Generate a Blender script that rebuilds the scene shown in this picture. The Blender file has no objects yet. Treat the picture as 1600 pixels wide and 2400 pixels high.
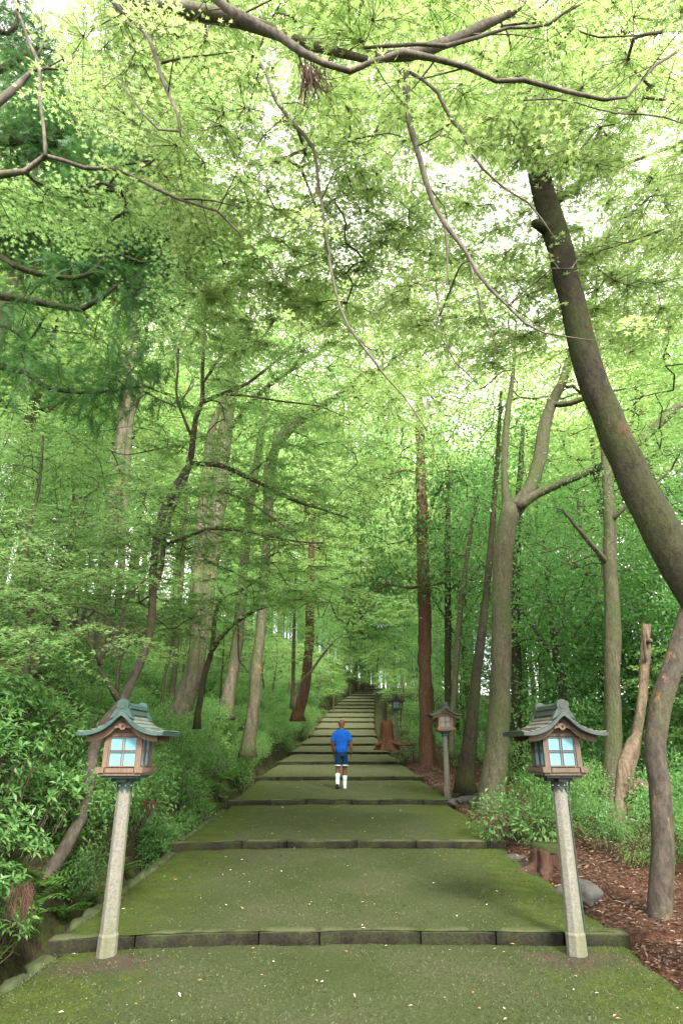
import bpy, bmesh, math, random
import numpy as np
from mathutils import Vector, Matrix
R = math.radians
random.seed(7); rng = np.random.default_rng(11)
SC = bpy.context.scene
C = SC.collection

# ------------------------------------------------------------------ camera
PITCH = R(20.34); EYE = 1.73; F = 1453.3
cam = bpy.data.cameras.new('camera'); co = bpy.data.objects.new('camera', cam); C.objects.link(co)
co.location = (0, 0, EYE); co.rotation_euler = (R(90) + PITCH, 0, 0)
cam.sensor_fit = 'VERTICAL'; cam.sensor_height = 36; cam.lens = 36 * 1483 / 2400
cam.clip_end = 2000; cam.clip_start = 0.05
SC.camera = co
# ------------------------------------------------------------------ sky and sun
SUN_EL, SUN_AZ = R(40), R(160)      # azimuth measured clockwise from +Y: the sun is behind the camera
w = bpy.data.worlds.new('World'); SC.world = w; w.use_nodes = True
nt = w.node_tree; bg = nt.nodes['Background']
sky = nt.nodes.new('ShaderNodeTexSky'); sky.sky_type = 'NISHITA'; sky.sun_disc = False
sky.sun_elevation = SUN_EL; sky.sun_rotation = SUN_AZ; sky.air_density = 1.0; sky.dust_density = 3.0
tc = nt.nodes.new('ShaderNodeTexCoord'); nz = nt.nodes.new('ShaderNodeTexNoise'); nz.inputs['Scale'].default_value = 2.2
nz.inputs['Detail'].default_value = 5
cr = nt.nodes.new('ShaderNodeValToRGB'); cr.color_ramp.elements[0].position = .36; cr.color_ramp.elements[1].position = .52
mx = nt.nodes.new('ShaderNodeMix'); mx.data_type = 'RGBA'; mx.inputs[7].default_value = (13.5, 13.0, 12.4, 1)   # bright white cloud
nt.links.new(tc.outputs['Generated'], nz.inputs['Vector']); nt.links.new(nz.outputs['Fac'], cr.inputs['Fac'])
nt.links.new(cr.outputs['Color'], mx.inputs[0]); nt.links.new(sky.outputs['Color'], mx.inputs[6])
nt.links.new(mx.outputs[2], bg.inputs['Color']); bg.inputs['Strength'].default_value = .15
sl = bpy.data.lights.new('sun', 'SUN'); sl.energy = 3.4; sl.angle = R(12); sl.color = (1, .95, .86)
so = bpy.data.objects.new('sun', sl); C.objects.link(so)
sd = Vector((math.sin(SUN_AZ) * math.cos(SUN_EL), math.cos(SUN_AZ) * math.cos(SUN_EL), math.sin(SUN_EL)))
so.rotation_euler = sd.to_track_quat('Z', 'Y').to_euler()
SC.view_settings.view_transform = 'Standard'; SC.view_settings.look = 'None'
SC.view_settings.exposure = 1.55; SC.view_settings.gamma = 1
SC.render.engine = 'CYCLES'
cy = SC.cycles; cy.max_bounces = 9; cy.diffuse_bounces = 6; cy.glossy_bounces = 2; cy.transmission_bounces = 7
cy.transparent_max_bounces = 4; cy.caustics_reflective = False; cy.caustics_refractive = False
cy.use_denoising = True

# ------------------------------------------------------------------ helpers
def W(x, y, Y):
    """world point on the ray through photo position (x, y) (1568 x 2352 frame) at world distance Y"""
    a = (x - 784) / F; b = -(y - 1176) / F
    d = Vector((a, math.cos(PITCH) - b * math.sin(PITCH), math.sin(PITCH) + b * math.cos(PITCH)))
    return Vector((0, 0, EYE)) + d * (Y / d.y)
def ZC(x, y, Y):
    p = W(x, y, Y); return p.y * math.cos(PITCH) + (p.z - EYE) * math.sin(PITCH)
def PH(pts, Y):        # positions read off the 1600 px photograph
    return [(p[0] * .98, p[1] * .98, (p[3] if len(p) > 3 else Y), p[2] * .98 * (.74 if Y < 4.4 else .9)) for p in pts]
def link(o, parent=None):
    C.objects.link(o)
    if parent: o.parent = parent
    return o
def tag(o, label=None, cat=None, group=None, kind=None):
    if label: o['label'] = label
    if cat: o['category'] = cat
    if group: o['group'] = group
    if kind: o['kind'] = kind
    return o
def thing(name, label, cat, loc=(0, 0, 0), group=None, rz=0):
    o = bpy.data.objects.new(name, None); o.empty_display_size = .2; link(o)
    o.location = loc; o.rotation_euler = (0, 0, rz)
    return tag(o, label, cat, group)
def mesh_np(name, V, faces, mat, smooth=False):
    """V: (n,3); faces: list of int arrays (m,k)"""
    me = bpy.data.meshes.new(name); V = np.ascontiguousarray(V, dtype=np.float32)
    faces = [f for f in faces if len(f)]
    me.vertices.add(len(V)); me.vertices.foreach_set('co', V.ravel())
    tot = np.concatenate([np.full(len(f), f.shape[1], dtype=np.int32) for f in faces])
    loops = np.concatenate([f.ravel() for f in faces]).astype(np.int32)
    me.loops.add(len(loops)); me.loops.foreach_set('vertex_index', loops)
    me.polygons.add(len(tot)); st = np.concatenate([[0], np.cumsum(tot)[:-1]]).astype(np.int32)
    me.polygons.foreach_set('loop_start', st); me.polygons.foreach_set('loop_total', tot)
    me.polygons.foreach_set('use_smooth', np.full(len(tot), bool(smooth)))
    me.update(calc_edges=True)
    if mat: me.materials.append(mat)
    return me
class MB:
    def __init__(s): s.v = []; s.f3 = []; s.f4 = []; s.fn = []; s.n = 0
    def add(s, V, quads=None, tris=None, ngons=None):
        V = np.asarray(V, dtype=float).reshape(-1, 3)
        if quads is not None and len(quads): s.f4.append(np.asarray(quads) + s.n)
        if tris is not None and len(tris): s.f3.append(np.asarray(tris) + s.n)
        for g in (ngons or []): s.fn.append(np.asarray([g]) + s.n)
        s.v.append(V); s.n += len(V)
    def box(s, x0, x1, y0, y1, z0, z1, M=None):
        V = np.array([[x, y, z] for z in (z0, z1) for (x, y) in ((x0, y0), (x1, y0), (x1, y1), (x0, y1))], float)
        if M is not None: V = np.array([M @ Vector(v) for v in V])
        s.add(V, quads=[[3, 2, 1, 0], [4, 5, 6, 7], [0, 1, 5, 4], [1, 2, 6, 5], [2, 3, 7, 6], [3, 0, 4, 7]])
    def prism(s, poly, y0, y1):
        """poly (x,z) counter-clockwise seen from -Y, extruded along y"""
        n = len(poly)
        V = [(x, y0, z) for x, z in poly] + [(x, y1, z) for x, z in poly]
        s.add(V, quads=[[(i + 1) % n, i, n + i, n + (i + 1) % n] for i in range(n)], ngons=[list(range(n)), list(range(2 * n - 1, n - 1, -1))])
    def tube(s, P, rad, sides=8, lump=0.0, cap=True):
        P = np.asarray(P, float); n = len(P); rad = np.asarray(rad, float)
        T = np.gradient(P, axis=0); T /= np.linalg.norm(T, axis=1)[:, None] + 1e-9
        ref = np.array([0, 1., .05]) if abs(T[0][1]) < .8 else np.array([1., 0, .05])
        U = np.zeros((n, 3)); u = ref - T[0] * (ref @ T[0]); u /= np.linalg.norm(u)
        for i in range(n):
            u = u - T[i] * (u @ T[i]); u /= np.linalg.norm(u) + 1e-9; U[i] = u
        Wv = np.cross(T, U)
        a = np.linspace(0, 2 * np.pi, sides, endpoint=False)
        rr = np.repeat(rad[:, None], sides, 1)
        if lump:
            ph = rng.uniform(0, 6.28, 4); z = np.linspace(0, n * .35, n)[:, None]
            rr = rr * (1 + lump * (np.sin(3 * a[None] + ph[0] + z) * .5 + np.sin(5 * a[None] + ph[1] - 1.7 * z) * .35
                                   + np.sin(2 * a[None] + ph[2] + 2.3 * z) * .4 + rng.normal(0, .35, rr.shape)))
        V = P[:, None] + rr[..., None] * (np.cos(a)[None, :, None] * U[:, None] + np.sin(a)[None, :, None] * Wv[:, None])
        i, j = np.meshgrid(np.arange(n - 1), np.arange(sides), indexing='ij'); j2 = (j + 1) % sides
        q = np.stack([i * sides + j, i * sides + j2, (i + 1) * sides + j2, (i + 1) * sides + j], -1).reshape(-1, 4)
        s.add(V.reshape(-1, 3), quads=q, ngons=([list(range((n - 1) * sides, n * sides)), list(range(sides - 1, -1, -1))] if cap else None))
    def mesh(s, name, mat, smooth=False):
        fs = []
        if s.f4: fs.append(np.concatenate(s.f4))
        if s.f3: fs.append(np.concatenate(s.f3))
        fs += s.fn
        return mesh_np(name, np.concatenate(s.v), fs, mat, smooth)
    def obj(s, name, mat, parent=None, smooth=False):
        return link(bpy.data.objects.new(name, s.mesh(name, mat, smooth)), parent)
def spline(P, step):
    """Catmull-Rom through rows of P, resampled every ~step metres (first 3 columns are the position)"""
    P = np.asarray(P, float); Q = np.vstack([2 * P[0] - P[1], P, 2 * P[-1] - P[-2]]); out = []
    for k in range(1, len(Q) - 2):
        a, b, c, d = Q[k - 1], Q[k], Q[k + 1], Q[k + 2]
        m = max(1, int(np.linalg.norm((c - b)[:3]) / step))
        for t in np.arange(m) / m:
            out.append(.5 * ((2 * b) + (-a + c) * t + (2 * a - 5 * b + 4 * c - d) * t * t + (-a + 3 * b - 3 * c + d) * t ** 3))
    out.append(P[-1]); return np.array(out)

# ------------------------------------------------------------------ materials
def newmat(name):
    m = bpy.data.materials.new(name); m.use_nodes = True
    return m, m.node_tree, m.node_tree.nodes['Principled BSDF']
def N(nt, typ, **kw):
    n = nt.nodes.new(typ)
    for k, v in kw.items():
        if k.startswith('i_'):
            key = k[2:]; n.inputs[int(key) if key.isdigit() else key.replace('_', ' ')].default_value = v
        else: setattr(n, k, v)
    return n
def ramp(nt, src, stops):
    r = nt.nodes.new('ShaderNodeValToRGB'); els = r.color_ramp.elements
    while len(els) > 1: els.remove(els[-1])
    els[0].position, els[0].color = stops[0][0], (*stops[0][1], 1)
    for p, c in stops[1:]:
        e = els.new(p); e.color = (*c, 1)
    nt.links.new(src, r.inputs['Fac']); return r
def mixc(nt, fac, a, b):
    m = nt.nodes.new('ShaderNodeMix'); m.data_type = 'RGBA'
    for idx, v in ((0, fac), (6, a), (7, b)):
        if hasattr(v, 'is_linked') or hasattr(v, 'links'): nt.links.new(v, m.inputs[idx])
        else: m.inputs[idx].default_value = v if idx == 0 else (*v, 1)
    return m.outputs[2]
def noise(nt, scale, detail=4, rough=.55, coord='Object', sc=None):
    tcn = N(nt, 'ShaderNodeTexCoord'); n = N(nt, 'ShaderNodeTexNoise'); n.inputs['Scale'].default_value = scale
    n.inputs['Detail'].default_value = detail; n.inputs['Roughness'].default_value = rough
    if sc:
        mp = N(nt, 'ShaderNodeMapping'); mp.inputs['Scale'].default_value = sc
        nt.links.new(tcn.outputs[coord], mp.inputs[0]); nt.links.new(mp.outputs[0], n.inputs['Vector'])
    else: nt.links.new(tcn.outputs[coord], n.inputs['Vector'])
    return n.outputs['Fac']
def bump(nt, b, h, strength=.5, dist=.02):
    n = N(nt, 'ShaderNodeBump'); n.inputs['Strength'].default_value = strength; n.inputs['Distance'].default_value = dist
    nt.links.new(h, n.inputs['Height']); nt.links.new(n.outputs[0], b.inputs['Normal'])
def leafmat(name, dark, light, trans, tf=.5, rough=.5, spec=.35, big=.35):
    """thin leaf: Principled front + Translucent, colour varies per leaf and by large clumps"""
    m, nt, b = newmat(name); g = N(nt, 'ShaderNodeNewGeometry')
    v = noise(nt, big, 2); a = N(nt, 'ShaderNodeMath', operation='MULTIPLY_ADD'); a.inputs[1].default_value = .55
    nt.links.new(g.outputs['Random Per Island'], a.inputs[0]); nt.links.new(v, a.inputs[2])
    sub = N(nt, 'ShaderNodeMath', operation='SUBTRACT'); sub.inputs[1].default_value = .27; nt.links.new(a.outputs[0], sub.inputs[0])
    rc = ramp(nt, sub.outputs[0], [(.2, dark), (.8, light)])
    nt.links.new(rc.outputs['Color'], b.inputs['Base Color']); b.inputs['Roughness'].default_value = rough
    b.inputs['Specular IOR Level'].default_value = spec
    t = N(nt, 'ShaderNodeBsdfTranslucent')
    k = [trans[i] * .62 for i in range(3)]
    rt = ramp(nt, sub.outputs[0], [(.2, k), (.8, trans)]); nt.links.new(rt.outputs['Color'], t.inputs['Color'])
    ms = N(nt, 'ShaderNodeMixShader'); ms.inputs[0].default_value = tf
    nt.links.new(b.outputs[0], ms.inputs[1]); nt.links.new(t.outputs[0], ms.inputs[2])
    nt.links.new(ms.outputs[0], nt.nodes['Material Output'].inputs[0]); return m
def barkmat(name, c0, c1, moss=(.09, .11, .03), mossamt=.5, patch=None, vs=(1, 1, .25), bs=.8):
    m, nt, b = newmat(name)
    n1 = noise(nt, 9, 6, .65, sc=vs); n2 = noise(nt, 1.3, 4, .6); n3 = noise(nt, 27, 6, .8, sc=(1, 1, .45))
    base = ramp(nt, n1, [(.3, c0), (.7, c1)]).outputs['Color']
    mf = ramp(nt, n2, [(.62 - mossamt * .3, (0, 0, 0)), (.80 - mossamt * .25, (1, 1, 1))]).outputs['Color']
    col = mixc(nt, mf, base, moss)
    if patch:
        n4 = noise(nt, 4.2, 6, .75, sc=(1, 1, .6)); pf = ramp(nt, n4, [(.58, (0, 0, 0)), (.66, (1, 1, 1))]).outputs['Color']
        col = mixc(nt, pf, col, patch)
    sp = ramp(nt, n3, [(.32, (.32, .32, .32)), (.5, (1, 1, 1)), (.70, (1.6, 1.6, 1.5))]).outputs['Color']
    mm = nt.nodes.new('ShaderNodeMix'); mm.data_type = 'RGBA'; mm.blend_type = 'MULTIPLY'; mm.inputs[0].default_value = .8
    nt.links.new(col, mm.inputs[6]); nt.links.new(sp, mm.inputs[7]); nt.links.new(mm.outputs[2], b.inputs['Base Color'])
    b.inputs['Roughness'].default_value = .9; b.inputs['Specular IOR Level'].default_value = .2
    ad = N(nt, 'ShaderNodeMath', operation='ADD'); nt.links.new(n1, ad.inputs[0]); nt.links.new(n3, ad.inputs[1])
    bump(nt, b, ad.outputs[0], bs, .03); return m
def plain(name, c0, c1, scale=12, rough=.7, sc=None, bs=.3, spec=.4, detail=5):
    m, nt, b = newmat(name); n = noise(nt, scale, detail, .6, sc=sc)
    nt.links.new(ramp(nt, n, [(.3, c0), (.7, c1)]).outputs['Color'], b.inputs['Base Color'])
    b.inputs['Roughness'].default_value = rough; b.inputs['Specular IOR Level'].default_value = spec
    if bs: bump(nt, b, n, bs, .01)
    return m
M = {}
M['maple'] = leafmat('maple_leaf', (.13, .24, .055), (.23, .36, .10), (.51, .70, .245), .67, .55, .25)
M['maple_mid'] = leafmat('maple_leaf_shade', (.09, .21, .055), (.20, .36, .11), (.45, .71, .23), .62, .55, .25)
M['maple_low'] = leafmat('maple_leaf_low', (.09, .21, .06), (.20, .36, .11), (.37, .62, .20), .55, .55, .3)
M['green'] = leafmat('evergreen_leaf', (.06, .17, .045), (.17, .34, .11), (.28, .60, .18), .48, .33, .5)
M['shrub'] = leafmat('shrub_leaf', (.05, .14, .035), (.15, .29, .085), (.20, .42, .10), .4, .38, .5, 1.2)
M['needle'] = leafmat('conifer_needle', (.025, .085, .03), (.07, .17, .05), (.12, .28, .07), .35, .5, .3, .8)
M['fern'] = leafmat('fern_leaf', (.05, .14, .025), (.12, .24, .05), (.18, .36, .07), .4, .5, .3)
M['bark_grey'] = barkmat('bark_grey', (.07, .055, .04), (.17, .14, .11), mossamt=.25, patch=(.26, .24, .2))
M['bark_mossy'] = barkmat('bark_mossy', (.045, .042, .028), (.115, .105, .068), moss=(.066, .078, .034), mossamt=.75)
M['bark_dark'] = barkmat('bark_dark', (.014, .012, .009), (.055, .046, .034), moss=(.038, .044, .017), mossamt=.75, patch=(.075, .044, .027), vs=(1, 1, .7))
M['bark_smooth'] = barkmat('bark_smooth', (.036, .031, .026), (.085, .071, .056), moss=(.06, .062, .028), mossamt=.45, patch=(.17, .1, .05), vs=(1, 1, .6), bs=.4)
M['bark_red'] = barkmat('bark_red', (.065, .032, .02), (.155, .088, .06), moss=(.10, .07, .04), mossamt=.2, vs=(2.2, 2.2, .06), bs=1)
M['bark_pale'] = barkmat('bark_pale', (.058, .052, .037), (.165, .148, .11), moss=(.08, .092, .038), mossamt=.65, patch=(.24, .15, .09))
M['twig'] = barkmat('twig_bark', (.035, .03, .02), (.08, .068, .045), mossamt=.3, bs=.2)
M['branch'] = barkmat('branch_bark', (.065, .056, .046), (.175, .155, .13), mossamt=.2, bs=.4)
M['stump_red'] = barkmat('stump_red', (.07, .028, .016), (.18, .08, .048), mossamt=.1, vs=(2.2, 2.2, .06), bs=1)
M['bark_peel'] = barkmat('bark_peel', (.08, .055, .038), (.22, .165, .12), moss=(.06, .06, .035), mossamt=.4, patch=(.27, .16, .09), vs=(1.5, 1.5, .2))
M['roots'] = plain('fibrous_roots', (.022, .011, .007), (.09, .042, .026), 24, .9, (1, 1, .2), 1)

# ------------------------------------------------------------------ path profile
_ys = [2214, 1988, 1886, 1829, 1792, 1768, 1748, 1728, 1710, 1694, 1683, 1671, 1662, 1654, 1646, 1638.5, 1632, 1626, 1621, 1617]
_xl = [153, 421, 543, 603, 650, 680, 700, 725, 740, 750, 756, 766, 776, 785, 794.6, 806, 816, 826, 835, 842]
_xr = [1451, 1182, 1058, 990, 945, 912, 892, 882, 877, 876, 876, 876, 876, 876, 877.5, 877, 879, 883, 887, 890]
_sl = [0, .03, .03, .03, .045, .045, .06, .075, .09]
RISE = .11
steps = []           # d, z_bottom, z_top, xl, xr
for i, yy in enumerate(_ys):
    T_ = math.tan(math.atan((yy - 1200) / 1483) - PITCH)
    if i == 0: d = EYE / T_; zb = 0.0
    elif i < 9:
        t = _sl[i]; d2 = (EYE - zt + t * d) / (T_ + t); d = d2; zb = EYE - d * T_
    else:
        d = d + 2.2 + .06 * (i - 9); zb = EYE - d * T_
    zt = zb + RISE; zc = d * math.cos(PITCH) - (EYE - zb) * math.sin(PITCH)
    steps.append((d, zb, zt, (_xl[i] - 800) * zc / 1483, (_xr[i] - 800) * zc / 1483))
SD = np.array([-30.] + [s[0] for s in steps] + [steps[-1][0] + 12])
SXL = np.array([-2.6] + [s[3] for s in steps]); SXL = np.append(SXL, SXL[-1] + 2)
SXR = np.array([2.6] + [s[4] for s in steps]); SXR = np.append(SXR, SXR[-1] + 2)
SZ = np.array([-.6] + [s[1] + .06 for s in steps]); SZ = np.append(SZ, SZ[-1] + 1.2); SD2 = SD.copy()
def xl(y): return np.interp(y, SD, SXL)
def xr(y): return np.interp(y, SD, SXR)
def pz(y):           # smooth path height without the risers
    y = np.asarray(y, float)
    a = np.interp(y, SD, SZ); return np.where(y < 6.93, np.interp(y, [-30, 0, 6.93, 7.6], [-.9, -.05, 0, .12]), a)
def tread_z(y):      # exact walking surface
    k = -1
    for i, s in enumerate(steps):
        if y >= s[0]: k = i
    if k < 0: return float(np.interp(y, [-30, 0, 6.93], [-.9, -.05, 0]))
    if k == len(steps) - 1: return steps[-1][2] + .1 * (y - steps[-1][0])
    a, b = steps[k], steps[k + 1]; return a[2] + (b[1] - a[2]) * (y - a[0]) / (b[0] - a[0])
LU = [0, .03, .10, .45, .58, .72, .95, 1.4, 2.2, 3.2, 5, 10, 20, 40, 90, 200]
LZ = [-.12, -.25, -.42, -.45, -.2, .35, .75, 1.15, 1.75, 2.5, 3.5, 5.8, 9, 12, 14, 14]
RU = [0, .15, .4, 1.2, 3, 6, 12, 30, 60, 200]
RZ = [-.10, -.02, .02, .05, -.02, -.35, -.9, -1.8, -3, -3]
def vnoise(x, y, s, seed=0):
    x = np.asarray(x, float) / s; y = np.asarray(y, float) / s
    return (np.sin(x * 1.7 + seed) * np.cos(y * 1.3 - seed * 2) + .6 * np.sin(x * 3.1 + y * 2.3 + seed * 3) + .4 * np.cos(x * 5.3 - y * 4.7 + seed)
            + .25 * np.sin(x * 9.7 + y * 8.1)) / 2.2
def gz(x, y):        # terrain height
    x = np.asarray(x, float); y = np.asarray(y, float); p = pz(y); ul = xl(y) - x; ur = x - xr(y)
    z = p - .25
    z = np.where(ul > 0, p + np.interp(ul, LU, LZ) + vnoise(x, y, .9, 1) * .12 * np.clip(ul - .4, 0, 1) + vnoise(x, y, 6, 2) * .5 * np.clip((ul - 2) / 4, 0, 1), z)
    z = np.where(ur > 0, p + np.interp(ur, RU, RZ) + vnoise(x, y, 1.1, 4) * .03 + vnoise(x, y, 7, 5) * .5 * np.clip((ur - 3) / 5, 0, 1), z)
    return z

# ------------------------------------------------------------------ ground
def ground_mat():
    m, nt, b = newmat('forest_floor')
    n1 = noise(nt, 1.1, 5, .6); n2 = noise(nt, 22, 5, .7); n3 = noise(nt, 3.3, 5, .65)
    litter = ramp(nt, n2, [(.3, (.025, .012, .008)), (.48, (.075, .034, .021)), (.6, (.12, .06, .038)), (.74, (.18, .12, .085))]).outputs['Color']
    soil = ramp(nt, n2, [(.3, (.02, .016, .01)), (.7, (.075, .055, .035))]).outputs['Color']
    moss = ramp(nt, n2, [(.3, (.03, .045, .012)), (.7, (.085, .11, .03))]).outputs['Color']
    at = N(nt, 'ShaderNodeAttribute', attribute_name='side')
    f1 = ramp(nt, n3, [(.42, (0, 0, 0)), (.58, (1, 1, 1))]).outputs['Color']
    left = mixc(nt, f1, soil, moss)
    nt.links.new(mixc(nt, at.outputs['Fac'], left, litter), b.inputs['Base Color'])
    b.inputs['Roughness'].default_value = .95; b.inputs['Specular IOR Level'].default_value = .15
    bump(nt, b, n2, 1, .05); return m
ys_ = np.concatenate([np.linspace(-200, -12, 14), np.arange(-11, 2, .8), np.arange(2, 16, .16), np.arange(16, 40, .4), np.arange(40, 80, 1.0), np.linspace(82, 300, 20)])
cols = [-v for v in reversed([0.0, .03, .1, .22, .34, .45, .51, .58, .65, .72, .83, .95, 1.15, 1.4, 1.65, 1.9, 2.2, 2.5, 2.85, 3.2, 3.7, 4.3, 5, 6, 7.5, 9, 12, 16, 22, 30, 45, 80, 200])]
colr = [0.0, .07, .15, .28, .4, .6, .8, 1, 1.2, 1.5, 1.8, 2.2, 2.6, 3, 3.6, 4.2, 5, 6, 7.5, 9, 12, 16, 22, 30, 45, 80, 200]
Gx = []; side = []
for y in ys_:
    a = xl(y); b_ = xr(y)
    row = [a + u for u in cols] + [a + .4, (a + b_) / 2, b_ - .4] + [b_ + u for u in colr]
    Gx.append(row); side.append([0.0] * len(cols) + [0, 0, 0] + [(1.0 if u < 2.6 else max(0, 1 - (u - 2.6) / 3)) * min(1, max(0, (33 - y) / 8)) for u in colr])
Gx = np.array(Gx); Gy = np.repeat(ys_[:, None], Gx.shape[1], 1); wob = vnoise(Gy, Gx, .35, 3) * .05
Gz = gz(Gx, Gy); Gz += rng.normal(0, .02, Gz.shape) * (np.abs(Gx) > 2.2)
nr, nc = Gx.shape; ii, jj = np.meshgrid(np.arange(nr - 1), np.arange(nc - 1), indexing='ij')
q = np.stack([ii * nc + jj, ii * nc + jj + 1, (ii + 1) * nc + jj + 1, (ii + 1) * nc + jj], -1).reshape(-1, 4)
gm = mesh_np('ground', np.stack([Gx + wob * (np.abs(Gx) > 2.6), Gy, Gz], -1).reshape(-1, 3), [q], ground_mat(), True)
at = gm.attributes.new('side', 'FLOAT', 'POINT'); at.data.foreach_set('value', np.array(side, dtype=np.float32).ravel())
tag(link(bpy.data.objects.new('ground', gm)), kind='structure')

def moss_mat():
    m, nt, b = newmat('mossy_path')
    n1 = noise(nt, .9, 4, .6); n2 = noise(nt, 42, 5, .8); n3 = noise(nt, 4.5, 5, .65); n4 = noise(nt, 260, 2, .7)
    olive = ramp(nt, n1, [(.35, (.035, .050, .016)), (.5, (.044, .056, .021)), (.65, (.055, .060, .029))]).outputs['Color']
    green = ramp(nt, n3, [(.3, (.031, .050, .009)), (.7, (.053, .075, .014))]).outputs['Color']
    dirt = ramp(nt, n3, [(.35, (.042, .038, .03)), (.65, (.07, .048, .033))]).outputs['Color']
    e = N(nt, 'ShaderNodeAttribute', attribute_name='edge'); d_ = N(nt, 'ShaderNodeAttribute', attribute_name='dirt')
    ad = N(nt, 'ShaderNodeMath', operation='ADD'); nt.links.new(e.outputs['Fac'], ad.inputs[0]); nt.links.new(n3, ad.inputs[1])
    col = mixc(nt, ramp(nt, ad.outputs[0], [(.62, (0, 0, 0)), (1.15, (1, 1, 1))]).outputs['Color'], olive, green)
    ad2 = N(nt, 'ShaderNodeMath', operation='MULTIPLY'); nt.links.new(d_.outputs['Fac'], ad2.inputs[0])
    r3 = ramp(nt, n3, [(.25, (.5, .5, .5)), (.6, (1.3, 1.3, 1.3))]); nt.links.new(r3.outputs['Color'], ad2.inputs[1])
    col = mixc(nt, ad2.outputs[0], col, dirt)
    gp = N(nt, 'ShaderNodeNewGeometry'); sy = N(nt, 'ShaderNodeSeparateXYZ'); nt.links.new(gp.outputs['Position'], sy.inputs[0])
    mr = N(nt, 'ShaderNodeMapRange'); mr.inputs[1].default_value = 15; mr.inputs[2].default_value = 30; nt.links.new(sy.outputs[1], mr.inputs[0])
    far_glare = ramp(nt, n3, [(.3, (.070, .078, .036)), (.7, (.12, .118, .072))]).outputs['Color']      # upper treads paler: sky glare painted into the base colour
    col = mixc(nt, mr.outputs[0], col, far_glare)
    sp = ramp(nt, n2, [(.3, (.45, .45, .42)), (.5, (1, 1, 1)), (.7, (1.6, 1.6, 1.6))]).outputs['Color']
    mm = nt.nodes.new('ShaderNodeMix'); mm.data_type = 'RGBA'; mm.blend_type = 'MULTIPLY'; mm.inputs[0].default_value = .85
    nt.links.new(col, mm.inputs[6]); nt.links.new(sp, mm.inputs[7]); nt.links.new(mm.outputs[2], b.inputs['Base Color'])
    b.inputs['Roughness'].default_value = .95; b.inputs['Specular IOR Level'].default_value = .12
    ad3 = N(nt, 'ShaderNodeMath', operation='ADD'); nt.links.new(n2, ad3.inputs[0]); nt.links.new(n4, ad3.inputs[1])
    bump(nt, b, ad3.outputs[0], .7, .008); return m
def bow(f):          # the step line bends towards the viewer at its left end
    return -.28 * max(0, -f) ** 2.2 - .06 * max(0, f) ** 2
LANT = [(-2.07, 6.6), (2.09, 6.62)]
def build_path():
    V = []; Fq = []; E = []; Dt = []; nx = 46
    lines = [-30.] + [s[0] for s in steps] + [steps[-1][0] + 6]
    for k in range(len(lines) - 1):
        y0, y1 = lines[k], lines[k + 1]; near = y1 < 25
        n = 34 if k == 0 else (22 if near else 6)
        tt = np.linspace(0, 1, n + 1)
        if k == 0: yr = np.concatenate([[-30, -10, 0], np.linspace(2, y1, n - 2)])
        else: yr = y0 + (y1 - y0) * tt
        base = len(V)
        for r_, y in enumerate(yr):
            ye = min(max(y, y0 + 1e-3), y1 - 1e-3); z = tread_z(ye); a = float(xl(y)); b_ = float(xr(y))
            a += float(vnoise(y, 0, .35, 7)) * .09; b_ += float(vnoise(y, 0, .5, 9)) * .08
            if k == 0: a -= 0; b_ += .06
            fs = np.concatenate([[-1.0, -1.0, -.985, -.96, -.92], np.linspace(-.87, .87, nx - 9), [.92, .96, 1.0, 1.0]])
            for j, f in enumerate(fs):
                x = (a + b_) / 2 + f * (b_ - a) / 2
                yb = y + bow(f) * (1 if r_ in (0, len(yr) - 1) or True else 0) * (0 if k == 0 and y < 4 else 1)
                if k == 0 and y < 6.9: yb = y + bow(f) * max(0, (y - 4) / 2.93)
                u = min(x - a, b_ - x)
                zz = z + .012 * float(vnoise(x, y, .55, 3)) + .006 * float(vnoise(x, y, .17, 5)) - .05 * max(0, 1 - u / .14) ** 2
                if j == 0 or j == len(fs) - 1: zz -= .45; x += (-.03 if j == 0 else .03)
                V.append((x, yb, zz)); E.append(max(0, 1 - u / 1.3) * .75)
                dd = min(math.hypot((x - lx) * .8, (y - ly + .1) * 1.25) for lx, ly in LANT)
                Dt.append(min(1, max(0, 1 - (dd - .12 + .16 * float(vnoise(x, y, .3, 8))) / .35)) if y < 7 else 0)
        for r_ in range(len(yr) - 1):
            for j in range(nx - 1):
                p = base + r_ * nx + j; Fq.append((p, p + 1, p + nx + 1, p + nx))
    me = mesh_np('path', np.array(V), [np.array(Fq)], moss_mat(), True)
    for nm, arr in (('edge', E), ('dirt', Dt)):
        a = me.attributes.new(nm, 'FLOAT', 'POINT'); a.data.foreach_set('value', np.array(arr, dtype=np.float32))
    tag(link(bpy.data.objects.new('path', me)), kind='structure')
build_path()
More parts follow.
